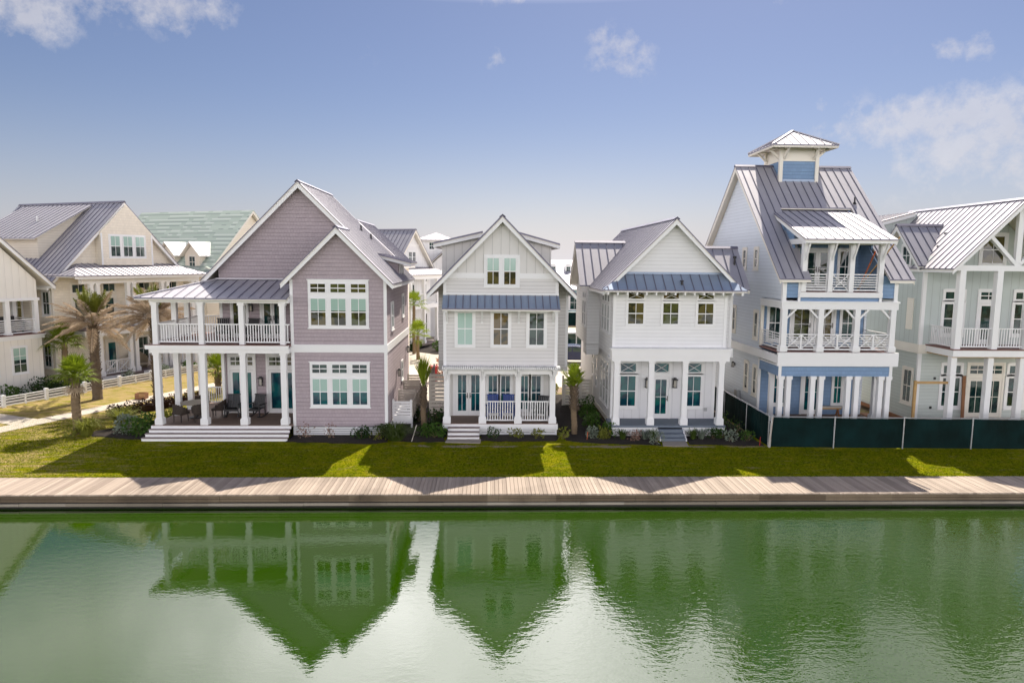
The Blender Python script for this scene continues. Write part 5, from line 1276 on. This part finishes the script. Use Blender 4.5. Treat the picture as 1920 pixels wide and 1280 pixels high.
def screen_mat():
    m, t, b = new_mat('dark green fence screen'); N = NT(t); co = N.coords()
    x, y, z = N.xyz(co); n1 = N.noise(co, .9, 4, .6); w = N.noise(N.comb(x, y, N.math('MULTIPLY', z, .5)), 3.0, 3)
    c = N.mix(N.ramp(n1, .35, .7), (.0014, .010, .009), (.003, .021, .021)); N.link(c, b.inputs['Base Color']); b.inputs['Roughness'].default_value = .8; b.inputs['Specular IOR Level'].default_value = .12
    N.link(N.bump(w, .6, .08), b.inputs['Normal']); return m
M['screen'] = screen_mat()
def screen_fence(name, label, pts, h):
    t = thing(name, label, 'fence', pts[0])
    for i, (a, b) in enumerate(zip(pts, pts[1:])):
        a, b = V(a), V(b); d = (b - a); k = 14; m = MB(); rows = 5; nrm = V((-d.y, d.x, 0)).normalized(); g = []
        for j in range(rows + 1):
            for c in range(k + 1):
                f = c / k; z = .03 + (h - .06) * j / rows; sag = .02 * math.sin(f * math.pi * 3 + i) * math.sin(j / rows * math.pi) + U(-.006, .006)
                g.append(a + d * (.012 + f * .976) + nrm * sag + V((0, 0, z - (.02 * math.sin(f * math.pi) if j == rows else 0))))
        m.add(g, [(j * (k + 1) + c, j * (k + 1) + c + 1, (j + 1) * (k + 1) + c + 1, (j + 1) * (k + 1) + c) for j in range(rows) for c in range(k)])
        m.build('screen', 'screen', t, smooth=True)
        r = MB(); r.tube(a + V((0, 0, h)), b + V((0, 0, h)), .022, .022, 8); r.build('top_rail', 'galv', t)
    for a in pts:
        m = MB(); a = V(a); m.tube(a, a + V((0, 0, h + .03)), .028, .028, 8); m.tube(a + V((0, 0, h + .03)), a + V((0, 0, h + .06)), .035, .015, 8)
        for z in (.3, .7, 1.1): m.tube(a + V((0, -.0, z)), a + V((0, 0, z + .03)), .036, .036, 8)
        m.build('post', 'galv', t)
screen_fence('construction_fence', 'dark green screened fence facing the lake in front of the blue and sage houses', [(12.8, 29.8, 0), (15.65, 29.66, 0), (18.78, 29.56, 0), (21.9, 29.48, 0), (25.0, 29.42, 0), (28.2, 29.4, 0)], 1.42)
screen_fence('construction_fence', 'dark green screened fence running back between the white and blue houses', [(12.76, 29.95, 0), (12.78, 32.7, 0), (12.79, 35.9, 0), (12.8, 39.5, 0)], 1.42)
screen_fence('construction_fence', 'distant green screened fence across the alley behind the grey house', [(7.0, 88.2, 0), (10, 88, 0), (13, 88, 0)], 1.8)
b = MB(); b.bar((12.72, 29.72, .02), (12.83, 29.78, 1.4), .09, .02); tag(b.build('lath', 'grey_wood', origin=(12.72, 29.72, 0)), 'weathered wooden lath leaning on the fence corner', 'wood')

def slat_panel(m, T, u0, u1, z0, z1, gap=.034, bw=.13):
    z = z0
    while z + bw * .6 < z1: m.tbox(T, u0, u1, 0, .025, z, min(z1, z + bw - gap)); z += bw
    for u in (u0 + .05, u1 - .05): m.tbox(T, u - .045, u + .045, -.09, -.001, z0 - .02, z1)
st = thing('side_stairs', 'white slatted stairs and landing climbing beside the mauve house', 'stairs', (-4.2, 34, 0))
for i, (y, x0, x1, z0, z1) in enumerate(((33.0, -4.68, -3.72, .62, 1.5), (35.0, -4.66, -3.74, .95, 1.62), (37.0, -4.66, -3.72, 1.1, 1.75), (39.0, -4.66, -3.72, 1.2, 1.8))):
    m = MB(); slat_panel(m, face('front', y), x0, x1, z0, z1, bw=.14); m.build('slat_panel', 'white' if i == 0 else 'grey_wood', st)
m = MB(); slat_panel(m, face('right', -3.7), 33.05, 37.0, .62, 1.5, bw=.14); m.build('slat_panel', 'grey_wood', st)
m = MB(); m.box(-4.66, -3.74, 33.0, 33.04, .3, .6); m.box(-4.66, -3.74, 33.05, 39, .55, .62)
for y in (33.1, 35, 37): m.box(-3.8, -3.7, y, y + .1, 0, .6); m.box(-4.6, -4.5, y, y + .1, 0, .6)
m.build('landing', 'white', st)
for i in range(4):
    m = MB(); m.box(-4.6, -3.8, 37.2 + i * .3, 37.5 + i * .3, .62, .8 + i * .17); m.build('step', 'grey_wood', st)
sc = thing('slat_screen', 'tall weathered slatted screen attached left of the grey house', 'screen', (-2.55, 34, 0))
m = MB(); slat_panel(m, face('front', 34.0), -2.98, -2.12, .75, 2.75, bw=.19); m.build('slat_panel', 'grey_wood', sc)
m = MB(); slat_panel(m, face('left', -2.95), 34.05, 36.5, .75, 2.75, bw=.19); m.build('slat_panel', 'grey_wood', sc)
m = MB(); m.box(-2.95, -2.15, 34.05, 36.5, .65, .73); m.box(-2.9, -2.8, 34.2, 34.3, 0, .65); m.build('landing', 'grey_wood', sc)
g = thing('slat_gate', 'pale slatted gate closing the gap between the grey and white houses', 'gate', (4.9, 38.5, 0))
m = MB(); slat_panel(m, face('front', 38.5), 4.35, 5.2, .1, 1.6, bw=.17); m.build('slat_panel', 'cream_trim', g)
m = MB()
for x in (4.3, 5.25, 5.95): m.box(x - .05, x + .05, 38.45, 38.55, 0, 1.8)
m.build('post', 'cream_trim', g)
m = MB(); slat_panel(m, face('front', 38.5), 5.3, 5.9, .1, 1.6, bw=.17); m.build('slat_panel', 'cream_trim', g)

# ================================================================== FURNITURE AND LOOSE THINGS
def porch_chair(name, loc, rot, mat, label, back=1.05, group=None, rocker=True):
    t = thing(name, label, 'chair', (0, 0, 0), group=group)
    m = MB()
    for i in range(5): m.box(-.28 + i * .112, -.18 + i * .112, -.3, .22, .40, .425)
    m.box(-.3, .3, -.32, -.28, .34, .43); m.build('seat', mat, t)
    m = MB()
    for i in range(6): x = -.27 + i * .092; m.prism([(x, .2, .42), (x + .08, .2, .42), (x + .08, .40, back), (x, .40, back)], (0, .025, 0))
    m.bar((-.3, .41, back - .02), (.3, .41, back - .02), .06, .05); m.bar((-.3, .3, .7), (.3, .3, .7), .05, .03); m.build('backrest', mat, t)
    for s in (-1, 1):
        m = MB(); m.box(s * .33 - .05, s * .33 + .05, -.34, .3, .62, .65); m.build('armrest', mat, t)
        for y in (-.28, .24):
            m = MB(); m.box(s * .31 - .025, s * .31 + .025, y - .025, y + .025, .05, .62); m.build('leg', mat, t)
        if rocker:
            m = MB()
            for k in range(8):
                a = -.5 + k * .13; b_ = a + .13; m.bar((s * .31, a, .03 + .35 * a * a), (s * .31, b_, .03 + .35 * b_ * b_), .04, .05)
            m.build('rocker', mat, t)
    t.location = loc; t.rotation_euler = (0, 0, rot); return t
rc = porch_chair('rocking_chair', (-12.45, 33.15, .6), R(8), 'black', 'black slatted rocking chair before the left porch doors of the mauve house')
dup(rc, (-11.3, 33.15, .6), R(-12), 'black slatted rocking chair beside the wall lantern on the mauve house porch')
dup(rc, (-12.75, 33.1, 4.35), R(15), 'black chair on the mauve house upper balcony, by its left window')
dup(rc, (-11.45, 33.1, 4.35), R(-10), 'black chair on the mauve house upper balcony, by the balcony doors')
bc = porch_chair('porch_chair', (.28, 32.9, .6), R(6), 'blue_plastic', 'cobalt blue chair behind the grey porch railing, nearer the steps', 1.12, rocker=False)
dup(bc, (.98, 32.9, .6), R(-6), 'cobalt blue chair behind the grey porch railing, beside the middle column')
kc = porch_chair('porch_chair', (2.6, 32.7, .6), R(-20), 'black', 'black chair behind the right railing of the grey porch', 1.1, rocker=False)

tb = thing('patio_table', 'round tan topped patio table with wicker chairs on the mauve house porch', 'table', (-14.15, 33.0, .6))
m = MB(); c = V((-14.15, 33.0, 0)); m.tube(c + V((0, 0, 1.32)), c + V((0, 0, 1.36)), .68, .68, 28); m.build('tabletop', 'stone_top', tb)
m = MB(); m.tube(c + V((0, 0, .6)), c + V((0, 0, .64)), .34, .3, 16); m.tube(c + V((0, 0, .64)), c + V((0, 0, 1.32)), .09, .07, 10); m.build('pedestal', 'black', tb)
def wicker(loc, rot, label):
    t = thing('wicker_chair', label, 'chair', (0, 0, 0), group='wicker chairs around the patio table')
    m = MB(); m.box(-.27, .27, -.27, .27, .36, .46); m.build('seat', 'wicker', t)
    m = MB(); k = 10; a0 = R(-10); pts = [(math.cos(a0 + R(200) * i / k) * .31, math.sin(a0 + R(200) * i / k) * .31) for i in range(k + 1)]
    for i, ((a, b_), (p, q)) in enumerate(zip(pts, pts[1:])):
        h0 = .62 + .26 * math.sin(math.pi * (i + .5) / k); m.hexa([(a, b_, .44), (p, q, .44), (p * 1.1, q * 1.1, .44), (a * 1.1, b_ * 1.1, .44), (a * 1.08, b_ * 1.08, h0), (p * 1.08, q * 1.08, h0), (p * 1.18, q * 1.18, h0), (a * 1.18, b_ * 1.18, h0)])
    m.build('backrest', 'wicker', t)
    for x in (-.22, .22):
        for y in (-.22, .22): m = MB(); m.tube((x, y, 0), (x * .95, y * .95, .37), .02, .028, 6); m.build('leg', 'wicker', t)
    t.location = loc; t.rotation_euler = (0, 0, rot); return t
w = wicker((-14.5, 32.15, .6), R(160), 'dark wicker chair before the patio table, beside the porch corner column')
dup(w, (-13.65, 32.2, .6), R(205), 'dark wicker chair before the patio table, beside the second porch column')
dup(w, (-14.3, 33.95, .6), R(-5), 'dark wicker chair on the far side of the patio table')
dup(w, (-13.1, 33.1, .6), R(-85), 'dark wicker chair at the right side of the patio table, near the side railing')
b = thing('bistro_table', 'small white bistro table on the mauve house upper balcony', 'table', (-14.25, 33.0, 4.35)); c = V((-14.25, 33, 4.35))
m = MB(); m.tube(c + V((0, 0, .68)), c + V((0, 0, .71)), .34, .34, 20); m.build('tabletop', 'white', b); m = MB(); m.tube(c, c + V((0, 0, .03)), .2, .18, 14); m.tube(c + V((0, 0, .03)), c + V((0, 0, .68)), .03, .03, 8); m.build('pedestal', 'white', b)
# cream house porch seat and corner house sofa
q = thing('barrel_chair', 'pale wicker barrel chair on the cream house lower porch', 'chair', (0, 0, 0)); m = MB(); m.box(-.35, .35, -.35, .35, .3, .45); m.build('seat', 'wicker_pale', q)
m = MB()
for i in range(14):
    a, b_ = R(-20 + 220 * i / 14), R(-20 + 220 * (i + 1) / 14); h0 = .7 + .55 * math.sin(math.pi * (i + .5) / 14)
    m.hexa([(math.cos(a) * .42, math.sin(a) * .42, .05), (math.cos(b_) * .42, math.sin(b_) * .42, .05), (math.cos(b_) * .48, math.sin(b_) * .48, .05), (math.cos(a) * .48, math.sin(a) * .48, .05), (math.cos(a) * .5, math.sin(a) * .5, h0), (math.cos(b_) * .5, math.sin(b_) * .5, h0), (math.cos(b_) * .56, math.sin(b_) * .56, h0), (math.cos(a) * .56, math.sin(a) * .56, h0)])
m.build('backrest', 'wicker_pale', q); q.location = ST.w((6.4, 3.2, .35)); q.rotation_euler = (0, 0, R(66))
q = thing('outdoor_sofa', 'black outdoor sofa behind the slatted railing of the corner house', 'sofa', (0, 0, 0)); m = MB(); m.box(-1.1, 1.1, -.4, .4, .2, .45); m.build('seat', 'black', q); m = MB(); m.box(-1.1, 1.1, .3, .5, .45, 1.0); m.build('backrest', 'black', q)
for s in (-1, 1): m = MB(); m.box(s * 1.2 - .1, s * 1.2 + .1, -.4, .5, .12, .72); m.build('armrest', 'black', q)
for s in (-1, 1):
    for y in (-.35, .4): m = MB(); m.box(s * 1.15 - .04, s * 1.15 + .04, y - .04, y + .04, 0, .2); m.build('leg', 'black', q)
q.location = ST.w((-2.3, 4.2, 3.62)); q.rotation_euler = (0, 0, R(66))

# bits lying about
bk = thing('utility_crate', 'brown slatted crate left on the lawn beside the sidewalk', 'crate', (-20.4, 40.3, 0)); m = MB()
for k in range(4):
    z = .03 + k * .09
    m.box(-20.68, -20.12, 40.05, 40.08, z, z + .07); m.box(-20.68, -20.12, 40.52, 40.55, z, z + .07); m.box(-20.68, -20.65, 40.08, 40.52, z, z + .07); m.box(-20.15, -20.12, 40.08, 40.52, z, z + .07)
m.box(-20.66, -20.14, 40.07, 40.53, .02, .05); m.build('slat_box', 'lumber_red', bk)
for p, q_, m_, l_ in (((4.62, 30.95, .0), (4.65, 30.95, .42), 'orange_plastic', 'orange survey stake in the mulch by the young lime palm'), ((12.42, 30.05, 0), (12.44, 30.05, .42), 'red_plastic', 'red survey stake at the end of the white house bed'), ((-3.5, 30.7, 0), (-3.28, 30.9, .75), 'grey_wood', 'thin grey stick leaning in the mulch near the tall grass')):
    m = MB(); m.bar(p, q_, .035, .02); tag(m.build('stake', m_, origin=p), l_, 'stake')
rb = thing('wheelie_bin', 'red wheelie bin beside the far side of the grey house', 'bin', (-3.75, 46.5, 0)); m = MB(); m.prism([(-4.0, 46.2, .08), (-3.5, 46.2, .08), (-3.5, 46.7, .08), (-4.0, 46.7, .08)], (0, 0, .95)); m.build('body', 'red_plastic', rb); m = MB(); m.box(-4.05, -3.45, 46.15, 46.75, 1.03, 1.1); m.build('lid', 'red_plastic', rb)
for x in (-3.98, -3.52): m = MB(); m.tube((x - .03, 46.7, .1), (x + .03, 46.7, .1), .1, .1, 12); m.build('wheel', 'tyre', rb)
ob = MB(); leaf_dome(ob, V((-3.1, 46.5, .1)), .5, .4, 1.6, 420, .16); tag(ob.build('shrub', leafmat('orange brown leaf', (.30, .10, .04), (.55, .28, .14)), origin=(-3.1, 46.5, 0)), 'orange brown bush beside the red wheelie bin', 'shrub')
# timber and boards on the unfinished houses
t = thing('lumber_brace', 'rough yellow lumber post and rail braced against the sage house porch', 'lumber', (20.4, 31.6, 0)); m = MB(); m.box(20.38, 20.5, 31.5, 31.6, 0, 2.78); m.build('post', 'lumber', t); m = MB(); m.box(20.36, 22.0, 31.47, 31.5, 2.64, 2.76); m.build('rail', 'lumber', t)
m = MB(); m.bar((24.0, 33.1, .6), (24.0, 33.2, 2.75), .16, .05); tag(m.build('lumber', 'lumber_red', origin=(24, 33.1, .6)), 'brown board propped beside the sage house doors', 'lumber')
sw = thing('sawhorse', 'sawhorse carrying boards on the blue house lower porch', 'sawhorse', (16.7, 32.3, .6)); m = MB(); m.box(16.1, 17.3, 32.25, 32.38, 1.22, 1.3); m.build('beam', 'lumber', sw)
for x in (16.25, 17.15):
    for s in (-1, 1): m = MB(); m.bar((x, 32.31 + s * .3, .6), (x, 32.31, 1.22), .07, .04); m.build('leg', 'lumber_red', sw)
m = MB(); m.box(16.2, 17.4, 32.2, 32.45, 1.302, 1.36); tag(m.build('lumber', 'grey_wood', origin=(16.8, 32.3, 1.3)), 'grey boards lying across the sawhorse', 'lumber')
for i, (a, b_, m_, l_) in enumerate((((17.75, 32.5, 6.99), (18.95, 31.2, 9.55), 'lumber', 'long yellow plank leaning out of the blue house top balcony'), ((17.7, 32.2, 6.99), (18.2, 31.9, 8.7), 'lumber_red', 'short brown plank leaning in the corner of the blue house top balcony'), ((17.95, 32.7, 6.99), (18.3, 32.0, 8.9), 'orange_plastic', 'narrow orange pole leaning among planks on the top balcony'))):
    m = MB(); m.bar(a, b_, .1 if i < 2 else .04, .04); tag(m.build('plank' if i < 2 else 'pole', m_, origin=a), l_, 'plank' if i < 2 else 'pole')

def car(name, loc, rot, paint, label, h=1.65, L=4.6):
    t = thing(name, label, 'car', (0, 0, 0)); W = .9
    prof = [(-L / 2, .35), (L / 2, .35), (L / 2, .8), (L / 2 - .15, .95), (L / 2 - 1.1, 1.02), (L / 2 - 1.7, h - .04), (L / 2 - 2.1, h), (-L / 2 + .5, h), (-L / 2 + .2, h - .1), (-L / 2, 1.0)]
    m = MB(); m.prism([(x, -W, z) for x, z in prof], (0, 2 * W, 0)); o = m.build('body', paint, t)
    md = o.modifiers.new('bevel', 'BEVEL'); md.width = .08; md.segments = 3
    for s in (-1, 1):
        m = MB(); y = s * (W + .005)
        m.prism([(L / 2 - 1.2, y, 1.04), (L / 2 - 1.75, y, h - .14), (L / 2 - 2.35, y, h - .12), (L / 2 - 2.35, y, 1.04)], (0, .012 * s, 0)); m.prism([(L / 2 - 2.45, y, 1.04), (L / 2 - 2.45, y, h - .12), (-L / 2 + .5, y, h - .14), (-L / 2 + .3, y, 1.04)], (0, .012 * s, 0)); m.build('window', 'pane', t)
        for x in (-L / 2 + .85, L / 2 - .9):
            m = MB(); m.tube((x, s * (W - .2), .34), (x, s * (W + .02), .34), .34, .34, 22); wv = m.build('wheel', 'tyre', t); m = MB(); m.tube((x, s * (W + .02), .34), (x, s * (W + .03), .34), .2, .2, 14); m.build('rim', 'galv', wv)
        m = MB(); m.box(L / 2 - .04, L / 2 + .02, s * .7 - .15, s * .7 + .15, .68, .82); m.build('headlight', 'lampglass', t)
        m = MB(); m.box(-L / 2 - .02, -L / 2 + .04, s * .7 - .15, s * .7 + .15, .75, .95); m.build('taillight', 'red_plastic', t)
    m = MB(); m.prism([(L / 2 - 1.13, -.72, 1.06), (L / 2 - 1.13, .72, 1.06), (L / 2 - 1.66, .66, h - .09), (L / 2 - 1.66, -.66, h - .09)], (.03, 0, .03)); m.build('windscreen', 'pane', t)
    t.location = loc; t.rotation_euler = (0, 0, rot)
car('parked_van', (7.6, 60.5, .012), R(4), 'carpaint_white', 'white van parked in the alley between the grey and white houses', 2.1, 5.0)
car('parked_car', (7.0, 55.5, .012), R(-3), 'carpaint_blue', 'dark blue car parked in front of the white van', 1.5, 4.5)

# ================================================================== CAMERA, SUN, SKY
H = 8.26; F_ = 1280.0; PITCH = math.atan(150 / 1280); YAW = R(2.0); ROLL = .0095
f0 = V((math.sin(YAW) * math.cos(PITCH), math.cos(YAW) * math.cos(PITCH), -math.sin(PITCH))); r0 = V((math.cos(YAW), -math.sin(YAW), 0)); u0 = r0.cross(f0)
r = r0 * math.cos(ROLL) + u0 * math.sin(ROLL); u = u0 * math.cos(ROLL) - r0 * math.sin(ROLL)
cd = bpy.data.cameras.new('camera'); cam = bpy.data.objects.new('camera', cd); COL.objects.link(cam); SC.camera = cam
cd.sensor_width = 36; cd.lens = 24; cd.clip_end = 4000; cd.clip_start = .1
cam.matrix_world = Matrix(((r.x, u.x, -f0.x, 0), (r.y, u.y, -f0.y, 0), (r.z, u.z, -f0.z, H), (0, 0, 0, 1)))

SUN_EL, SUN_AZ = R(50.5), R(19.5)      # azimuth from +Y towards +X
sd = bpy.data.lights.new('sun', 'SUN'); so = bpy.data.objects.new('sun', sd); COL.objects.link(so)
sd.energy = 4.4; sd.angle = R(.5); sd.color = (1.0, .915, .78)
to_sun = V((math.sin(SUN_AZ) * math.cos(SUN_EL), math.cos(SUN_AZ) * math.cos(SUN_EL), math.sin(SUN_EL)))
so.rotation_euler = to_sun.to_track_quat('Z', 'Y').to_euler(); so.location = to_sun * 60

wd = bpy.data.worlds.new('World'); SC.world = wd; wd.use_nodes = True; wt = wd.node_tree; N = NT(wt)
bg = wt.nodes['Background']; bg.inputs['Strength'].default_value = .0465
sky = N.n('ShaderNodeTexSky', sky_type='NISHITA'); sky.sun_disc = False; sky.sun_elevation = SUN_EL; sky.sun_rotation = SUN_AZ
sky.air_density = 1.0; sky.dust_density = .6; sky.ozone_density = 1.6; sky.altitude = 0
gen = N.coords('Generated'); nrm = N.n('ShaderNodeVectorMath', operation='NORMALIZE'); N.link(gen, nrm.inputs[0]); D = nrm.outputs[0]
dx, dy, dz = N.xyz(D)
def pix_dir(px, py): return (f0 + r * ((px - 960) / F_) - u * ((py - 640) / F_)).normalized()
wob = N.noise(D, 7.0, 4, .6, 1)
fbm = N.noise(D, 17.0, 10, .68)
fine = N.noise(D, 48.0, 6, .6)
total = None
for px, py, wx, wy, st_ in ((20, 15, 70, 42, .9), (110, -25, 130, 30, .8), (318, 8, 70, 32, .95), (345, 35, 26, 18, .8), (1165, 100, 42, 36, .85), (1125, 68, 22, 20, .6), (928, 110, 20, 22, .55), (690, 97, 14, 20, .35), (1815, 85, 48, 18, .8), (1810, 225, 170, 36, 1.05), (1880, 262, 130, 55, 1.05), (1750, 205, 110, 24, .8), (1545, 196, 22, 14, .6), (1500, 245, 40, 14, .4), (960, -4, 60, 12, .6), (1500, 0, 130, 12, .45), (840, 400, 140, 22, .35), (1080, 400, 110, 24, .35), (1620, 385, 120, 26, .35), (420, 388, 22, 8, .5)):
    c = pix_dir(px, py); cr = (c.cross(V((0, 0, 1)))).normalized(); cu = cr.cross(c)
    dt = lambda vec: (lambda o: (N.link(D, o.inputs[0]), setattr(o.inputs[1], 'default_value', vec), o.outputs['Value'])[2])(N.n('ShaderNodeVectorMath', operation='DOT_PRODUCT'))
    a = N.math('MULTIPLY', dt(cr), F_ / wx); b_ = N.math('MULTIPLY', dt(cu), F_ / wy)
    q = N.math('ADD', N.math('MULTIPLY', a, a), N.math('MULTIPLY', b_, b_))
    front = N.math('GREATER_THAN', dt(c), .2)
    e = N.math('MULTIPLY', N.math('MULTIPLY', N.math('POWER', 2.718, N.math('MULTIPLY', q, -.55)), st_), front)
    total = e if total is None else N.math('MAXIMUM', total, e)
dens = N.math('ADD', total, N.math('MULTIPLY', N.math('SUBTRACT', N.math('ADD', N.math('MULTIPLY', fbm, .62), N.math('MULTIPLY', fine, .38)), .5), 3.4))
cl = N.math('MULTIPLY', N.ramp(dens, .42, 1.05), N.ramp(total, .06, .5))
# bright broken cloud high in front, towards the sun, and an unseen bank, added low behind and beside the camera to light facades
veil_n = N.ramp(N.noise(D, 3.2, 6, .6), .30, .62)
hor = N.math('SQRT', N.math('ADD', N.math('MULTIPLY', dx, dx), N.math('MULTIPLY', dy, dy)))
az = N.math('DIVIDE', dy, hor)
high = N.math('MULTIPLY', N.math('MULTIPLY', N.ramp(dz, .345, .47), N.math('SUBTRACT', 1.0, N.ramp(dz, .60, .80))), N.ramp(az, .86, .99))
back = N.math('MULTIPLY', N.ramp(az, .74, .35), N.math('SUBTRACT', 1.0, N.ramp(dz, .22, .42)))
lump = N.math('ADD', .45, N.math('MULTIPLY', veil_n, .55))
cloud_col = N.mix(fbm, (8.4, 7.9, 8.1), (12.0, 11.5, 11.4))
tint = N.mix(1.0, sky.outputs[0], (.98, .93, 1.06), 'MULTIPLY')
gl = N.n('ShaderNodeVectorMath', operation='DOT_PRODUCT'); N.link(D, gl.inputs[0]); gl.inputs[1].default_value = pix_dir(1020, 500)
glow = N.math('POWER', N.ramp(gl.outputs['Value'], .90, 1.0), 2.0)
hz = N.math('POWER', N.ramp(dz, .25, .0), 2.4)
tint = N.mix(N.math('MULTIPLY', hz, .9), tint, N.mix(glow, (7.6, 7.5, 8.5), (10.6, 10.3, 10.9)))
c1 = N.mix(N.math('MULTIPLY', cl, .52), tint, cloud_col)
wide = N.math('MULTIPLY', N.math('MULTIPLY', N.ramp(dz, .335, .43), N.math('SUBTRACT', 1.0, N.ramp(dz, .50, .66))), N.ramp(az, .45, .75))
c2 = N.mix(N.math('MULTIPLY', wide, lump), c1, (25.0, 23.6, 23.6))
c2 = N.mix(N.math('MULTIPLY', high, lump), c2, (98.0, 93.0, 95.0))
c2 = N.mix(N.math('MULTIPLY', back, lump), c2, (55.0, 52.5, 53.0))
N.link(c2, bg.inputs['Color'])

SC.view_settings.view_transform = 'Standard'; SC.view_settings.look = 'None'; SC.view_settings.exposure = 0.74; SC.view_settings.gamma = 1
SC.view_settings.use_curve_mapping = False
SC.cycles.max_bounces = 6; SC.cycles.diffuse_bounces = 3; SC.cycles.glossy_bounces = 3; SC.cycles.transmission_bounces = 2; SC.cycles.caustics_reflective = False
SC.cycles.use_denoising = True; SC.cycles.denoising_prefilter = 'ACCURATE'; SC.cycles.denoising_input_passes = 'RGB_ALBEDO_NORMAL'; SC.cycles.sample_clamp_indirect = 6.0

GROUPS = {'sabal_palm': 'sabal palms around the houses', 'date_palm': 'date palms by the side street', 'shrub': 'bushes in the garden beds', 'spiky_plant': 'spiky plants along the white porch', 'grass_clump': 'ornamental grass clumps',
          'rocking_chair': 'black chairs on the mauve house porches', 'porch_chair': 'chairs behind the grey porch railing', 'stake': 'stakes in the mulch beds', 'construction_fence': 'dark green construction fences', 'plank': 'planks on the top balcony', 'beach_house': 'beach houses around the lake', 'rose': 'roses beside the grey house'}
for o in SC.objects:
    k = o.name.split('.')[0]
    if o.parent is None and k in GROUPS and 'category' in o and 'group' not in o: o['group'] = GROUPS[k]
